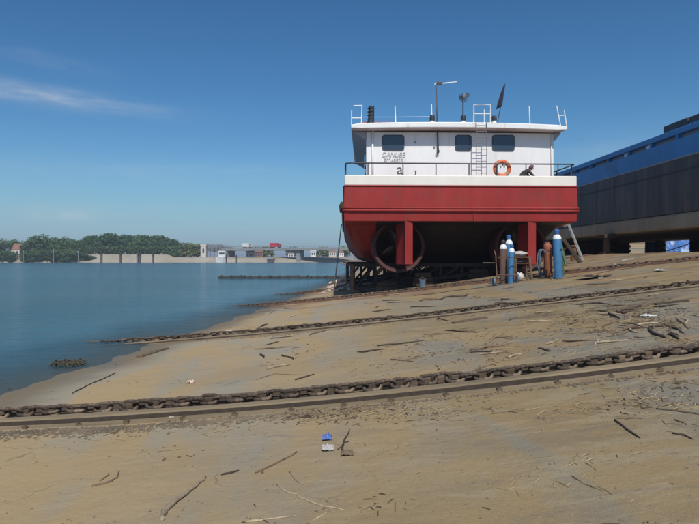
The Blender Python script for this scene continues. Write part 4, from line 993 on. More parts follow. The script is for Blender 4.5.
# ------------------------------------------------------------------ driftwood, reeds and litter on the slip
def stick(name, pts, r0, r1, m, label, cat='stick', branches=(), grp=None, lift=0.0):
    r0 *= .72; r1 *= .72
    W = [pg(*p_) for p_ in pts]; rr = random.Random(len(label) + int(pts[0][0])); P = []
    for i in range(len(W) - 1):
        for k in range(4): P.append(W[i].lerp(W[i+1], k / 4))
    P.append(W[-1]); n = len(P); L = (W[0] - W[-1]).length
    P = [Vector((p_.x + rr.uniform(-1, 1) * L * .008, p_.y + rr.uniform(-1, 1) * L * .02, gzn(p_.x, p_.y) + r0 * .55 + lift * .5 * math.sin(math.pi * i / (n - 1)))) for i, p_ in enumerate(P)]
    rad = [(r0 + (r1 - r0) * i / (n - 1)) * rr.uniform(.72, 1.25) * (.6 if i in (0, n - 1) else 1) for i in range(n)]
    mb = MB().tube(P, rad, 7)
    for bp in branches:
        B = [pg(*p_) for p_ in bp]; B = [Vector((b.x, b.y, gzn(b.x, b.y) + r1 * .8 + lift * .3)) for b in B]; mb.tube(B, [r1 * .9] * (len(B) - 1) + [r1 * .5], 6)
    o = mb.build(name, m, org=W[0], smooth=True); return tag(o, label, cat, grp)
S = stick
def board(name, pa, pb, m, label, cat):
    a, b = pg(*pa), pg(*pb); mb = MB(); d = (b - a).normalized(); sd = Vector((-d.y, d.x, 0)).normalized(); w = .075; V = []
    n = 6
    for i in range(n + 1):
        p_ = a.lerp(b, i / n); j = .012 * noise.noise(Vector((i * 1.7, a.x, 0)))
        for s_, z in ((-1, -.01), (-1, .035), (1, .028), (1, -.01)): V.append(p_ + sd * s_ * (w + j) + Vector((0, 0, z)))
    F_ = [(0, 1, 2, 3), (n*4 + 3, n*4 + 2, n*4 + 1, n*4)]
    for i in range(n):
        for k in range(4): F_.append((i*4 + k, i*4 + (k+1) % 4, i*4 + 4 + (k+1) % 4, i*4 + 4 + k))
    return tag(mb.add(V, F_).build(name, m, org=a, bevel=.006), label, cat)
S('driftwood_stick', [(206.5, 477.5), (196, 488), (186, 496), (173, 506), (164.5, 513), (161.5, 523)], .012, .026, MT['palewood'], 'long curved driftwood stick with a dark split end', lift=.02)
S('driftwood_branch', [(91, 487), (104, 484), (113, 481)], .016, .010, MT['wood'], 'forked broken branch lying on bare mud', branches=[[(100, 481), (109, 475)], [(106, 483), (117, 478), (119, 471)]])
S('bark_strip', [(221, 475.5), (230, 474), (239, 471)], .014, .010, MT['darkwood'], 'short dark bark strip on bare mud')
S('driftwood_stick', [(256, 474), (276, 463), (297, 451)], .012, .012, MT['wood'], 'straight dark brown stick on bare mud, by a small dark stain')
S('reed_stem', [(290, 472), (295, 480), (303, 486)], .010, .007, MT['palewood'], 'short bent pale reed beside the long thin reed')
S('reed_stem', [(276, 486), (292, 494), (310, 502), (344, 511)], .009, .006, MT['palewood'], 'long thin pale reed with a slight bow')
S('reed_stem', [(242, 523), (265, 520), (297, 516)], .011, .007, MT['palewood'], 'pale reed lying nearly parallel to the chain track')
S('reed_stem', [(313, 521), (330, 511)], .008, .006, MT['palewood'], 'short thin reed pointing at the end of the long bowed reed')
S('twig', [(341, 450), (344, 441), (350, 430)], .014, .009, MT['darkwood'], 'dark upright-lying twig beside the blue plastic scrap', branches=[[(344, 442), (349, 441)], [(343, 445), (337, 449)]])
S('driftwood_stick', [(614, 419.5), (627, 429), (640, 438)], .013, .010, MT['darkwood'], 'straight dark stick lying alone on grey concrete')
S('driftwood_stick', [(656, 408.5), (678, 411), (700, 414)], .013, .010, MT['wood'], 'long brown stick lying nearly parallel to the clip beam')
S('driftwood_stick', [(672, 433), (684, 435), (693, 439)], .013, .010, MT['darkwood'], 'short dark curved stick below the long brown stick')
S('driftwood_stick', [(674, 419), (686, 423)], .010, .008, MT['wood'], 'small brown stick between long brown stick and dark curved stick')
S('driftwood_branch', [(492, 415), (508, 412.5), (524, 411)], .010, .007, MT['wood'], 'thin pale branched twig below the clip beam', branches=[[(508, 412.5), (523, 414.5)]])
board('weathered_board', (453, 323.5), (486, 318), MT['wood'], 'weathered brown board between the two chains', 'board')
S('driftwood_stick', [(470, 353), (480, 352.5), (492, 353)], .020, .016, MT['darkwood'], 'short dark stick between the two chains')
board('weathered_board', (139, 357.5), (166, 349), MT['wood'], 'weathered board lying at the water edge', 'board')
S('iron_rod', [(72, 393.5), (92, 384), (116, 373)], .016, .014, MT['darkwood'], 'thin dark iron rod lying towards the water edge', 'rod')
S('driftwood_stick', [(256, 381), (275, 375), (313, 376)], .011, .006, MT['wood'], 'thin stick above the clip beam chain'); 
S('driftwood_stick', [(295, 381), (306, 378), (314, 375)], .018, .012, MT['darkwood'], 'dark tapered stick above the clip beam chain')
br = [('driftwood_branch', [(648.5, 328.5), (654, 335), (666, 338)], .035, .028, 'dark crooked branch in the drift litter, end near the chain track'),
      ('driftwood_branch', [(669, 335), (679, 339.5)], .032, .02, 'short dark log piece in the drift litter near the chain track'),
      ('driftwood_branch', [(600.5, 312.5), (607, 314), (619.5, 319)], .032, .024, 'dark wavy branch at the edge of the drift litter'),
      ('driftwood_stick', [(617, 313), (623, 314.5), (631, 312.5)], .035, .02, 'thick dark stick near the white scrap in the drift litter'),
      ('driftwood_stick', [(626, 309.5), (634, 308.5), (641, 305.5)], .030, .03, 'dark stick with a knobbed end in the drift litter'),
      ('driftwood_stick', [(580, 305), (596, 304), (611, 304.5)], .026, .018, 'long dark stick beside the farther chain')]
for nm, pts, a_, b_, lb in br: S(nm, pts, a_, b_, MT['darkwood'], lb, lift=.02)
br = [([(601.5, 328), (610, 325), (620, 323.5)], .020, 'pale peeled stick in the drift litter'), ([(622, 324), (633, 325), (643.5, 327.5)], .012, 'thin pale reed stem in the drift litter, end to end with a peeled stick'),
      ([(652, 328.5), (660, 326), (667.5, 323.5)], .020, 'brown stick crossing the forked branch in the drift litter'), ([(667.5, 323.5), (671, 329.5)], .02, 'short brown stick in the drift litter'), ([(676, 318.5), (682, 324), (688, 329.5)], .016, 'thin brown stick slanting down to the chain track')]
for pts, r_, lb in br: S('driftwood_stick', pts, r_, r_ * .7, MT['wood'], lb, lift=.01)
S('driftwood_stick', [(570, 304), (585, 306), (600, 302)], .014, .01, MT['wood'], 'thin brown stick beside the long dark stick near the farther chain')
board('dark_plank', (655, 305), (688, 301), MT['darkwood'], 'dark thin plank below the farther chain', 'plank')
def crumple(c, sx, sy, sz, seed, m, name, label, cat):
    V = []; Fc = []; n = 9
    for j in range(n + 1):
        for i in range(n + 1):
            u, v = i / n - .5, j / n - .5; e = 1 - .35 * abs(noise.noise(Vector((u * 4, v * 4, seed))))
            V.append(c + Vector((u * 2 * sx * e, v * 2 * sy * e, .012 + sz * abs(noise.noise(Vector((u * 5 + seed, v * 5, seed * 2)))) * (1.2 - 1.6 * max(abs(u), abs(v))) * 2)))
    for j in range(n):
        for i in range(n): Fc.append((j*(n+1)+i, j*(n+1)+i+1, (j+1)*(n+1)+i+1, (j+1)*(n+1)+i))
    o = MB().add(V, Fc).build(name, m, org=c); md = o.modifiers.new('thick', 'SOLIDIFY'); md.thickness = .004
    return tag(o, label, cat)
crumple(pg(327, 438), .045, .075, .03, 1.3, MT['plastic_blue'], 'plastic_scrap', 'small crumpled blue plastic scrap beside the dark twig', 'litter')
crumple(pg(328, 448), .055, .075, .028, 2.7, MT['cloth'], 'plastic_scrap', 'crumpled whitish plastic scrap below the blue scrap', 'litter')
crumple(pg(347, 453.5), .05, .06, .03, 4.1, MT['wood'], 'dead_leaf', 'brown curled dead leaf beside the dark twig', 'leaf')
crumple(pg(647.5, 317), .13, .10, .04, 5.2, MT['plastic_white'], 'plastic_scrap', 'long white plastic scrap in the drift litter', 'litter')
crumple(pg(660, 271), .14, .25, .06, 6.2, MT['plastic_white'], 'plastic_scrap', 'white plastic scrap on rusty ground before the barge', 'litter')
crumple(pg(614, 267), .22, .4, .12, 7.2, MT['galv'], 'metal_scrap', 'grey-green sheet metal scrap near the rusty barge post', 'litter')
crumple(pg(602, 277), .75, .55, .05, 8.2, MT['cart'], 'dark_mat', 'flat dark rubber mat lying before the barge', 'mat')
crumple(pg(191, 383), .05, .06, .04, 9.2, MT['rubble'], 'plastic_scrap', 'tiny pale scrap on the shore between chain and water', 'litter')
crumple(pg(229, 332), .10, .16, .06, 3.3, MT['plastic_white'], 'plastic_scrap', 'small white scrap beside the chain that runs into the river', 'litter')
crumple(pg(665, 262), .2, .4, .12, 2.2, MT['brick'], 'metal_scrap', 'reddish scrap metal lying under the barge edge', 'litter')
rock(pg(171, 419), .05, 3, MT['rubble'], 'stone', 'pale stone lying against the clip beam, above a dark stone', 'stone'); rock(pg(168, 426.5), .045, 5, MT['pebble'], 'stone', 'dark flat stone lying below a pale stone by the clip beam', 'stone')
c = pg(420, 302); pts = [Vector((c.x + .13 * i, c.y + .30 * math.sin(i * 1.1), 0)) for i in range(13)]; pts = [Vector((p_.x, p_.y, gz(p_.x, p_.y))) for p_ in pts]
tag(MB().tube([p_ + Vector((0, 0, .05)) for p_ in pts], .03, 6).build('rope_end', MT['wood'], org=pts[0], smooth=True), 'brown wavy rope end lying before the launching cart', 'rope')
c = at(422.5, 280.5, 27.6); c.z = gz(c.x, c.y)
r = thing('paint_pot', c, 'small blue-grey paint pot on the ground before the launching cart', 'pot'); MB().lathe([(0, 0), (.13, 0), (.15, .34), (.13, .34), (.12, .05), (0, .04)], c, 14).build('pot', MT['hose'], r, smooth='auto'); MB().tube([c + Vector((-.15, 0, .33)), c + Vector((0, -.03, .45)), c + Vector((.15, 0, .33))], .01, 5).build('handle', MT['galv'], r)

# driftwood pieces strewn over the upper slope
DV = []
for k in range(7):
    r_ = random.Random(70 + k); L_ = r_.uniform(.28, .75); n_ = 7; P_ = []
    for i in range(n_): u = i / (n_ - 1) - .5; P_.append((u * L_, .05 * L_ * math.sin(u * 5 + k) + r_.uniform(-.02, .02) * L_, r_.uniform(0, .012)))
    mb = MB().tube(P_, [r_.uniform(.008, .017) * (.5 if i in (0, n_ - 1) else 1) for i in range(n_)], 6)
    if k % 2: mb.tube([P_[3], (P_[3][0] + .10 * L_, P_[3][1] + .14 * L_, .02)], [.008, .004], 5)
    me = mb.mesh('driftwood_piece', smooth=True); me.materials.append(MT['darkwood' if k % 3 == 0 else ('wood' if k % 3 == 1 else 'palewood')]); DV.append(me)
rr = random.Random(23); zones = [(560, 345, 95, 14, 16), (330, 350, 90, 16, 12), (600, 318, 60, 12, 18), (480, 297, 110, 6, 16), (620, 285, 60, 7, 12), (400, 310, 80, 6, 8), (260, 330, 25, 8, 3)]
for zx, zy, sx, sy, cnt in zones:
    for i in range(cnt):
        p_ = pg(rr.gauss(zx, sx), min(max(rr.gauss(zy, sy), 272), 372))
        if p_.z < WATER + .06 or any(abs(p_.y - f_(p_.x)) < .75 for f_ in (fy1, fy2)): continue
        k = rr.randrange(7); o = bpy.data.objects.new('driftwood_piece', DV[k]); col.objects.link(o); s_ = rr.uniform(.7, 1.2) * (1 + .02 * p_.y); o.scale = (s_, s_, s_); o.location = p_ + Vector((0, 0, .006)); o.rotation_euler = (0, -.06, rr.gauss(0, .8))
        tag(o, ('dark', 'brown', 'pale')[k % 3] + ' driftwood piece ' + ('with a side twig' if k % 2 else 'without side twigs') + ' strewn on the upper slope', 'stick', 'driftwood strewn on the upper slope')
# straw and pebble litter nobody could count
def litter(n, m, name, label, lens, rad, spots, seed):
    rr = random.Random(seed); mb = MB(); left = 0
    for i in range(n):
        if left <= 0:
            k = rr.random()
            for px, py, sx, sy, w in spots:
                if k < w: break
                k -= w
            cx_, cy_ = rr.gauss(px, sx), rr.gauss(py, sy); left = int(rr.expovariate(1 / 9.0)) + 1; spr = rr.uniform(.6, 1.6)
        left -= 1; q_ = max(.25, (cy_ - 259) / 150)
        x_, y_ = cx_ + rr.gauss(0, 16 * q_ * spr), cy_ + rr.gauss(0, 3.5 * q_ * spr)
        if not (-60 < x_ < 760) or y_ < 268 or y_ > 560: continue
        c = pg(x_, y_)
        if c.z < WATER + .03: continue
        L = min(rr.expovariate(1 / (lens[0] + .35 * (lens[1] - lens[0]))) + lens[0] * .5, lens[1] * 1.6) * (.55 + .03 * min(c.y, 25)); a = rr.uniform(0, math.pi); r_ = rr.uniform(*rad); d = Vector((math.cos(a), math.sin(a), 0)) * L / 2; e = Vector((-d.y, d.x, 0)) * rr.uniform(-.10, .10)
        P = [c - d, c + e, c + d]; P = [Vector((p_.x, p_.y, gzn(p_.x, p_.y) + r_ * .6)) for p_ in P]; P[1].z += rr.uniform(0, .008)
        mb.tube(P, [r_ * .5, r_, r_ * .35], 3, cap=False)
    return tag(mb.build(name, m), label, 'litter', kind='stuff')
sp = [(330, 413, 150, 3, .10), (640, 318, 38, 11, .28), (600, 312, 45, 9, .14), (335, 415, 40, 4, .05), (560, 298, 100, 9, .12), (520, 345, 120, 16, .09), (300, 345, 110, 18, .09), (650, 403, 40, 10, .05), (350, 460, 250, 40, .04), (480, 291, 150, 6, .04)]
litter(3200, MT['straw'], 'straw_litter', 'scattered straw and broken reed pieces on the slipway', (.04, .22), (.002, .0048), sp, 11)
litter(2600, MT['twig'], 'twig_litter', 'scattered small brown twigs and bark crumbs on the slipway', (.015, .13), (.0025, .007), sp, 12)
def pebbles(n, seed):
    rr = random.Random(seed); mb = MB()
    for i in range(n):
        x_, y_ = rr.uniform(-30, 730), 270 + 270 * rr.random() ** 1.3
        c = pg(x_, y_)
        if c.z < WATER + .02 or c.y > 40: continue
        s = rr.uniform(.005, .016) * (1 + c.y * .03); a = rr.uniform(0, 6.28); u = Vector((math.cos(a), math.sin(a), 0)) * s; v = Vector((-u.y, u.x, 0)) * .7; z = Vector((0, 0, s * .6))
        mb.add([c + u, c + v, c - u, c - v, c + z, c - z], [(0, 1, 4), (1, 2, 4), (2, 3, 4), (3, 0, 4), (1, 0, 5), (2, 1, 5), (3, 2, 5), (0, 3, 5)])
    return tag(mb.build('pebble_litter', MT['pebble']), 'small pebbles and crumbs scattered over the slipway mud', 'pebbles', kind='stuff')
pebbles(900, 5)
def crumbs(n, seed):
    rr = random.Random(seed); mb = MB()
    for i in range(n):
        k = rr.random()
        if k < .45: x = rr.gauss(-2.6, 1.6); y = fy1(x) - .62 - abs(rr.gauss(0, .16))
        elif k < .7: x = rr.uniform(-5, 6); y = fy1(x) - .60 - abs(rr.gauss(0, .05))
        elif k < .85: x = rr.uniform(-5, 6); y = fy1(x) + .36 + abs(rr.gauss(0, .05))
        else: x = rr.uniform(-4, 10); y = fy2(x) - .62 - abs(rr.gauss(0, .12))
        z = gzn(x, y)
        if z < WATER + .05: continue
        s_ = rr.uniform(.006, .024); a = rr.uniform(0, 6.28); c = Vector((x, y, z + s_ * .15)); u = Vector((math.cos(a), math.sin(a), 0)) * s_ * 1.3; v = Vector((-u.y, u.x, 0)) * .6; w_ = Vector((0, 0, s_ * rr.uniform(.4, .8)))
        mb.add([c + u, c + v, c - u, c - v, c + w_, c - w_], [(0, 1, 4), (1, 2, 4), (2, 3, 4), (3, 0, 4), (1, 0, 5), (2, 1, 5), (3, 2, 5), (0, 3, 5)])
    return tag(mb.build('soil_crumbs', MT['crumb']), 'brown soil and rust crumbs gathered along the track beams', 'soil', kind='stuff')
crumbs(4200, 6)

# ------------------------------------------------------------------ in the river
c = at(68.5, 363.5, 10); 
def on_water(px, py, z=WATER):
    d = ray(px, py); t = (z - EYE) / d.z; return Vector((0, 0, EYE)) + d * t
c = on_water(68.5, 364)
mb = MB(); rr = random.Random(4)
for i in range(70):
    a = rr.uniform(0, 6.28); q = rr.random() ** .5; p_ = c + Vector((math.cos(a) * .26 * q, math.sin(a) * .30 * q, -.03)); a2 = rr.uniform(0, 6.28)
    mb.tube([p_, p_ + Vector((math.cos(a2) * .09, math.sin(a2) * .09, rr.uniform(.04, .10))), p_ + Vector((math.cos(a2) * .2, math.sin(a2) * .16, .02))], [.022, .016, .006], 4)
tag(mb.build('weed_clump', MT['weed'], org=c), 'dark tangled weed clump in shallow water near the shore', 'weed')
c = on_water(10, 388.5); rock(c + Vector((0, 0, -.02)), .04, 8, MT['weed'], 'stone', 'small dark stone just breaking the shallow water', 'stone')
# long low dark jetty of timber
j0, j1 = on_water(219, 278.4), on_water(352, 278.4)
jt = thing('timber_jetty', j0.lerp(j1, .5), 'long low dark timber groyne lying in the river beyond the shore', 'groyne')
for i in range(10):
    a_, b_ = j0.lerp(j1, i / 10), j0.lerp(j1, (i + .985) / 10); h = .26 + .08 * noise.noise(Vector((i * .7, 0, 0)))
    MB().beam(a_ + Vector((0, 0, h/2 - .25)), b_ + Vector((0, 0, h/2 - .25)), 1.1, h + .5).build('timber', MT['pile'], jt, bevel=.08)
for i in range(14):
    a_ = j0.lerp(j1, (i + .4) / 14) + Vector((0, -.68, 0)); MB().tube([a_ + Vector((0, 0, -1)), a_ + Vector((0, 0, 0.28 + .08 * rnd.random()))], .11, 7).build('pile', MT['pile'], jt)
# second low sand spit lines where chains enter the river are the chains themselves

# ------------------------------------------------------------------ far shore
def crown_mesh(name, w, h, nleaf, seed, size, m, base=0.0, lobes=9):
    rr = random.Random(seed); V = []; Fc = []; L = []
    for i in range(lobes):
        a = rr.uniform(0, 6.28); q = rr.random() ** .6 * .62; zz = base + h * (.16 + .68 * rr.random()); k = 1 - abs((zz - base) / h - .45) * 1.1
        L.append((Vector((math.cos(a) * q * w * k, math.sin(a) * q * w * k, zz)), w * rr.uniform(.34, .52), h * rr.uniform(.13, .22)))
    for i in range(nleaf):
        c, rx, rz = L[rr.randrange(lobes)]
        d = Vector((rr.gauss(0, 1), rr.gauss(0, 1), rr.gauss(0, 1))).normalized() * (rr.random() ** .28)
        p_ = c + Vector((d.x * rx, d.y * rx, d.z * rz * 1.3)); s = size * rr.uniform(.6, 1.4)
        nrm = (d + Vector((rr.gauss(0, .6), rr.gauss(0, .6), rr.gauss(0, .6) + .3))).normalized(); u = nrm.orthogonal().normalized(); v = nrm.cross(u); b = len(V)
        V += [p_ - u*s*.5, p_ + v*s*.32, p_ + u*s*.5, p_ - v*s*.32]; Fc.append((b, b+1, b+2, b+3))
    me = bpy.data.meshes.new(name); me.from_pydata(V, [], Fc); me.materials.append(m); return me
def trunk_mesh(name, h, r, w, seed, m, nb=5):
    rr = random.Random(seed); mb = MB(); mb.tube([(0, 0, -.6), (.1, 0, h * .3), (-.1, .1, h * .6), (0, 0, h * .85)], [r * 1.3, r, r * .7, r * .25], 7)
    for i in range(nb):
        a = rr.uniform(0, 6.28); z0 = h * rr.uniform(.25, .6); mb.tube([(0, 0, z0), (math.cos(a) * w * .3, math.sin(a) * w * .3, z0 + h * .13), (math.cos(a) * w * .6, math.sin(a) * w * .6, z0 + h * .26)], [r * .5, r * .33, r * .12], 5)
    me = mb.mesh(name); me.materials.append(m); return me
VAR = {}
for key, m, w, h, sd, nl, sz in (('plane', 'leaf_dark', 6.6, 12.0, 1, 2400, 1.05), ('plane2', 'leaf_dark', 6.2, 12.5, 2, 2400, 1.05), ('willow', 'leaf_mid', 6.8, 12.0, 3, 2400, .95), ('willow2', 'leaf_mid', 6.4, 11.0, 4, 2300, .95), ('light', 'leaf_light', 4.0, 6.5, 5, 900, .75), ('light2', 'leaf_light', 3.6, 6.0, 6, 800, .75)):
    low = .02 if key[:2] == 'wi' else (.10 if key[:2] == 'pl' else .05)
    VAR[key] = (crown_mesh('crown', w, h * (1 - low), nl, sd, sz, MT[m], h * low, 16), trunk_mesh('trunk', h, .35, w, sd, MT['bark']), h)
def tree(px, top, Y, key, label, grp, wide=1.0):
    p_ = at(px, top, Y); x = p_.x; ground = bank_top(x) if Y > FAR + 6 else WATER + .4
    cm, tm, h = VAR[key]; s = (p_.z - ground) / h
    r = thing('tree', (x, Y, ground), label, 'tree', grp); r.scale = (s * wide, s * wide, s); r.rotation_euler = (0, 0, rnd.uniform(0, 6.28))
    for nm, me in (('crown', cm), ('trunk', tm)):
        o = bpy.data.objects.new(nm, me); col.objects.link(o); o.parent = r
for i, px in enumerate((86, 92, 102, 110, 118, 127, 134, 142, 149, 157, 164, 171)):
    tree(px, (236, 235, 232.5, 233, 233.5, 234.5, 235.5, 234.5, 234.5, 235, 236, 238.5)[i], 372 + 5 * (i % 2), 'plane' if i % 2 else 'plane2', 'dark green round-crowned tree in the dense row above the pale bank', 'dense tree row above the pale bank', 1.25)
for i, px in enumerate(range(87, 174, 6)):
    tree(px, 245.5 + 1.5 * (i % 3 == 1), 367, 'willow2' if i % 2 else 'willow', 'low dark bush filling the foot of the dense tree row', 'bushes at the foot of the tree row', 1.5)
for i, (px, top, key) in enumerate(((2, 239.5, 'willow2'), (34, 236.5, 'willow'), (41, 235.5, 'willow2'), (47, 240, 'willow'), (58, 238, 'willow'), (65, 237.5, 'willow2'), (74, 240, 'willow'), (81, 242, 'willow2'), (28, 241, 'willow2'), (17, 240.0, 'willow'), (-10, 239, 'willow'), (-24, 237, 'willow2'))):
    tree(px, top, (364 if i != 9 else 392) + 3 * (i % 2), key, 'mid green willow-like tree growing low at the far waterside', 'waterside trees by the house', 1.15)
for i, (px, top) in enumerate(((178, 243), (184, 242.5), (190, 243), (197, 243.5), (344, 246), (323, 246.5), (268, 246))):
    tree(px, top, 376 + 4 * (i % 2) + (14 if i > 3 else 0), 'light' if i % 2 else 'light2', 'light green small tree beside the pale tower' if i < 4 else 'small tree standing beyond the bridge', 'small fresh green trees' if i < 4 else 'small trees beyond the bridge', 1.3)
for i, (px, top) in enumerate(((254, 247), (262, 247), (292, 247), (316, 250.5), (328, 250.5))): tree(px, top, 398, 'willow2', 'small dark tree behind the bridge deck', 'small dark trees behind the bridge', 1.5)
def bare_tree(px, top, Y, seed):
    p_ = at(px, top, Y); g0 = bank_top(p_.x); h = p_.z - g0; rr = random.Random(seed)
    r = thing('bare_tree', (p_.x, Y, g0), 'leafless grey-brown tree on the bank behind the white motor boat', 'tree', 'leafless trees behind the white motor boat')
    o = bpy.data.objects.new('trunk', trunk_mesh('trunk', h, .28, h * .25, seed, MT['bare'], 7)); col.objects.link(o); o.parent = r
    mb = MB()
    for i in range(150):
        a = rr.uniform(0, 6.28); q = rr.random() * h * .33; z0 = h * rr.uniform(.35, .85); d = Vector((rr.gauss(0, .5), rr.gauss(0, .5), rr.uniform(.3, 1))).normalized() * rr.uniform(.8, 2.0); c_ = Vector((math.cos(a) * q, math.sin(a) * q, z0))
        mb.tube([c_, c_ + d], [.06, .025], 3, cap=False)
    me = mb.mesh('crown'); me.materials.append(MT['bare']); o = bpy.data.objects.new('crown', me); col.objects.link(o); o.parent = r
for i, (px, top) in enumerate(((206, 243), (210, 243.5), (214, 244), (218, 242.5), (222, 243.5), (227, 245), (231, 246))): bare_tree(px, top, 374 + 4 * (i % 2), 60 + i)
# undergrowth along the left waterside
rr = random.Random(9)
for i, (px, top) in enumerate(((1, 253), (7, 252), (13, 254), (27, 253), (33, 251), (39, 252), (45, 251), (52, 253), (58, 251), (64, 252), (70, 251), (76, 252), (82, 253), (90, 256), (-8, 252), (-16, 252))):
    p_ = at(px, top, 354); h = p_.z - WATER; o = thing('shrub', (p_.x, 354, WATER - .1), 'low green shrub at the far waterside below the willows', 'shrub', 'waterside shrubs'); s = h / VAR['willow2'][2]; o.scale = (s * 2.0, s * 1.4, s * 1.15); o.rotation_euler = (0, 0, i)
    for nm, me in zip(('crown', 'stem'), VAR['willow2'][:2]): c_ = bpy.data.objects.new(nm, me); col.objects.link(c_); c_.parent = o
def far_house(px0, px1, ptop, peave, Y, wall, roofm, label, cat='house', gable=True, wins=3, name='house'):
    a_, b_ = at(px0, peave, Y), at(px1, peave, Y); zt_ = at(px0, ptop, Y).z; g0 = bank_top((a_.x + b_.x) / 2) - .3; d = max(5.0, (b_.x - a_.x) * .6)
    r = thing(name, ((a_.x + b_.x) / 2, Y, g0), label, cat)
    MB().box(a_.x, b_.x, Y, Y + d, g0, a_.z).build('wall', wall, r)
    if gable:
        o_ = .35; MB().add([(a_.x - o_, Y - o_, a_.z), (b_.x + o_, Y - o_, a_.z), (b_.x + o_, Y + d + o_, a_.z), (a_.x - o_, Y + d + o_, a_.z), (a_.x + .8, Y + d / 2, zt_), (b_.x - .8, Y + d / 2, zt_)], [(0, 1, 5, 4), (1, 2, 5), (2, 3, 4, 5), (3, 0, 4), (0, 3, 2, 1)]).build('roof', roofm, r)
    else: MB().box(a_.x - .2, b_.x + .2, Y - .2, Y + d + .2, a_.z + .002, zt_).build('roof', roofm, r)
    w = (b_.x - a_.x) / (wins * 2 + 1); hh = a_.z - g0
    for i in range(wins): MB().box(a_.x + w * (2 * i + 1), a_.x + w * (2 * i + 2), Y - .05, Y + .1, g0 + hh * .42, g0 + hh * .78).build('window', MT['glass'], r)
far_house(11, 23, 243.5, 249.5, 366, MT['farwall'], MT['tile'], 'pale house with brownish tiled roof among the waterside trees')
far_house(50, 56, 240.5, 243, 384, MT['farwall'], MT['tile'], 'tall pinkish house top showing between the waterside trees')
far_house(200.6, 206, 244.3, 246, 366, MT['farwall'], MT['farwall'], 'pale beige square tower on the far bank', 'tower', False, 1, 'tower')
far_house(246, 253.5, 251, 252.5, 372, MT['farwhite'], MT['concrete'], 'low white house under the left end of the bridge', gable=False)
far_house(254, 263, 250.5, 252.2, 376, MT['brick'], MT['tile'], 'red-brown brick house beside the low white house below the bridge')
far_house(310.5, 316, 250.5, 251.5, 372, MT['farwhite'], MT['farwhite'], 'small white house seen beneath the bridge right of its pier', gable=False, wins=2)
far_house(329, 336, 250.5, 252, 374, MT['farwall'], MT['tile'], 'beige house with dark windows beneath the bridge near the red hull')
far_house(337.5, 344, 250.5, 252.5, 372, MT['farwhite'], MT['tile'], 'whitish house closest to the leaning pole beneath the bridge')
far_house(288, 294, 252.8, 254, 374, MT['farwhite'], MT['concrete'], 'very low white shed beside the bridge pier', gable=False, wins=2)
far_house(88, 98, 250, 252, 366, MT['farwall'], MT['tile'], 'low building with dull red roof at the left end of the pale bank')
for i, (px, w) in enumerate(((101.3, 2.6), (120.4, 2.6), (138.6, 4.2), (153.0, 2.2))):
    a_ = at(px, 262, 346); wm = w * 346 / F_PX; zt_ = at(px, 252.8, 346).z; r = thing('mooring_dolphin', (a_.x, 346, WATER), 'wide dark mooring dolphin of close piles before the pale bank' if i == 2 else 'narrow dark mooring dolphin before the pale bank', 'mooring post', 'mooring dolphins')
    n = 3 if i != 2 else 5
    for k in range(n): x = a_.x - wm / 2 + wm * (k + .5) / n; MB().tube([(x, 346 + (k % 2) * .5, WATER - 2), (x, 346 + (k % 2) * .4, zt_ - .3 * (k % 2))], wm / n * .52, 8).build('pile', MT['pile'], r)
    MB().box(a_.x - wm * .52, a_.x + wm * .52, 345.4, 347, zt_ - .9, zt_ - .5).build('cross_timber', MT['pile'], r)
for px, top in ((23.3, 250), (53.5, 249), (78.2, 250.5)):
    a_ = at(px, 262, 347); r = thing('channel_pole', (a_.x, 347, WATER), 'thin white pole standing in the river before the waterside trees', 'pole', 'white channel poles'); zt_ = at(px, top, 347).z
    MB().tube([(a_.x, 347, WATER - 2), (a_.x, 347, zt_)], .17, 8).build('pole', MT['concrete'], r); MB().box(a_.x - .35, a_.x + .35, 346.7, 346.9, zt_ - 1.4, zt_ - .6).build('mark_board', MT['concrete'], r)
for px, w, top in ((226.3, 1.2, 254.5), (236, 1.8, 255.0)):
    a_ = at(px, 262, 344); r = thing('mooring_pile', (a_.x, 344, WATER), 'dark lone pile in the river by the white motor boat', 'mooring post', 'lone piles by the motor boat'); zt_ = at(px, top, 344).z
    MB().tube([(a_.x, 344, WATER - 2), (a_.x, 344, zt_)], w * .26, 8).build('pile', MT['pile'], r); MB().tube([(a_.x, 344, zt_ - .8), (a_.x, 344, zt_ - .5)], w * .33, 8).build('collar', MT['pile'], r)
def far_boat(px0, px1, top, Y, hullm, cabm, label, cab=(.15, .75), deckf=.45):
    a_, b_ = on_water(px0, 262), on_water(px1, 262); a_ = at(px0, 262, Y); b_ = at(px1, 262, Y); L = b_.x - a_.x; zt_ = at(px0, top, Y).z; H = zt_ - WATER; zd = WATER + H * deckf; w = L * .28
    r = thing('motor_boat', ((a_.x + b_.x) / 2, Y, WATER), label, 'boat')
    V = [(a_.x, Y - w*.8, zd), (a_.x + L*.7, Y - w, zd), (b_.x + L*.05, Y, zd + H*.1), (a_.x + L*.7, Y + w, zd), (a_.x, Y + w*.8, zd), (a_.x + .2, Y - w*.6, WATER - .4), (a_.x + L*.65, Y - w*.6, WATER - .4), (b_.x - L*.1, Y, WATER - .3), (a_.x + L*.65, Y + w*.6, WATER - .4), (a_.x + .2, Y + w*.6, WATER - .4)]
    MB().add(V, [(0, 1, 2, 3, 4), (5, 9, 8, 7, 6), (0, 5, 6, 1), (1, 6, 7, 2), (2, 7, 8, 3), (3, 8, 9, 4), (4, 9, 5, 0)]).build('hull', hullm, r)
    c_ = MB().prism([(a_.x + L*cab[0], zd + .003), (a_.x + L*cab[1], zd + .003), (a_.x + L*(cab[1] - .1), zt_), (a_.x + L*cab[0], zt_)], Y - w*.6, Y + w*.6).build('cabin', cabm, r)
    zc = (zd + zt_) / 2; MB().box(a_.x + L*(cab[0] + .06), a_.x + L*(cab[1] - .12), Y - w*.6 - .04, Y - w*.55, zc - H*.06, zc + H*.10).build('window', MT['glass'], c_)
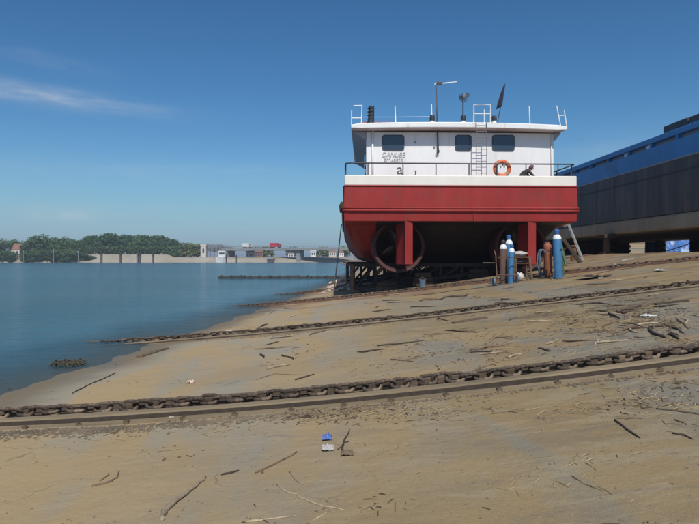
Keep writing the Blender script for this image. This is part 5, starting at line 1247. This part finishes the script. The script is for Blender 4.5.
far_boat(216, 226, 250.8, 345, MT['farwhite'], MT['farwhite'], 'white motor boat with tall cabin moored at the far bank', (.28, 1.0), .5)
far_boat(267, 275, 255.2, 345, MT['b_black'], MT['b_grey'], 'small dark boat moored at the far bank left of the bridge pier', (.1, .5), .55)
# bridge
B0, B1 = at(231, 248.3, 372), at(480, 248.3, 318); zd = 8.0
br_ = thing('road_bridge', (B0.lerp(B1, .5).x, B0.lerp(B1, .5).y, 0), 'long low grey road bridge on thick piers beyond the river', 'bridge')
B0.z = B1.z = zd
dv = (B1 - B0).normalized(); nv_ = Vector((-dv.y, dv.x, 0))
MB().beam(B0 - dv * 4 + Vector((0, 0, -.75)), B1 + dv * 60 + Vector((0, 0, -.75)), 9.0, 1.5).build('deck', MT['concrete'], br_)
for s in (-1, 1):
    o_ = nv_ * 4.2 * s; rl = MB().beam(B0 - dv * 4 + o_ + Vector((0, 0, .95)), B1 + dv * 60 + o_ + Vector((0, 0, .95)), .15, .18).build('parapet_rail', MT['concrete'], br_)
    L_ = (B1 - B0).length + 60; n = int(L_ / 5)
    for i in range(n): p_ = B0 + dv * (L_ * i / n) + o_; MB().box(p_.x - .08, p_.x + .08, p_.y - .08, p_.y + .08, zd + .002, zd + .87).build('parapet_post', MT['concrete'], br_)
for px in (300, 357, 415, 470):
    dq = ray(px, 255); t_ = ((B0.x * dv.y - B0.y * dv.x)) / (dq.x * dv.y - dq.y * dv.x); p_ = Vector((dq.x * t_, dq.y * t_, 0))
    MB().obox((p_.x, p_.y, (zd - 1.5 - 4) / 2 + .0), dv, nv_, Vector((0, 0, 1)), 1.25, 3.2, (zd - 1.504 + 4) / 2).build('pier', MT['concrete'], br_, bevel=.3)
MB().obox((B0.x - 3, B0.y + 1, 2.2), dv, nv_, Vector((0, 0, 1)), 3.0, 5, 4.2).build('abutment', MT['concrete'], br_)
def lorry(px, L, box_m, cab_m, label):
    dq = ray(px, 247); t_ = ((B0.x * dv.y - B0.y * dv.x)) / (dq.x * dv.y - dq.y * dv.x); p_ = Vector((dq.x * t_, dq.y * t_, zd)) - nv_ * 2.0
    r = thing('lorry', p_, label, 'lorry'); ez = Vector((0, 0, 1))
    MB().obox(p_ + ez * 1.75 - dv * .9, dv, nv_, ez, L/2 - .9, 1.2, 1.15).build('cargo_box', box_m, r); cb = MB().obox(p_ + ez * 1.5 + dv * (L/2 - .8), dv, nv_, ez, .85, 1.1, .95).build('cab', cab_m, r)
    MB().obox(p_ + ez * 1.9 + dv * (L/2 - .7), dv, nv_, ez, .5, 1.12, .3).build('window', MT['glass'], cb)
    for k in (-.38, -.2, .36):
        for s in (-1, 1): c_ = p_ + dv * (L * k) + nv_ * s * 1.0; MB().tube([c_ + ez * .5 - nv_ * .15, c_ + ez * .5 + nv_ * .15], .5, 10).build('wheel', MT['black'], r)
lorry(277, 6.5, MT['truck_red'], MT['truck_red'], 'red lorry crossing the road bridge'); lorry(249, 6.0, MT['farwhite'], MT['farwhite'], 'white lorry crossing the road bridge')

# ------------------------------------------------------------------ haze over the river
hm = bpy.data.materials.new('river_haze'); hm.use_nodes = True; hm.node_tree.nodes.clear()
ho = hm.node_tree.nodes.new('ShaderNodeOutputMaterial'); pv = hm.node_tree.nodes.new('ShaderNodeVolumePrincipled')
pv.inputs['Color'].default_value = (0.84, 0.86, 1.0, 1); pv.inputs['Density'].default_value = 0.00050; pv.inputs['Anisotropy'].default_value = 0.2
hm.node_tree.links.new(pv.outputs[0], ho.inputs['Volume'])
tag(MB().box(-1320, 1320, -140, 3020, -8, 24).build('haze', hm), kind='stuff')
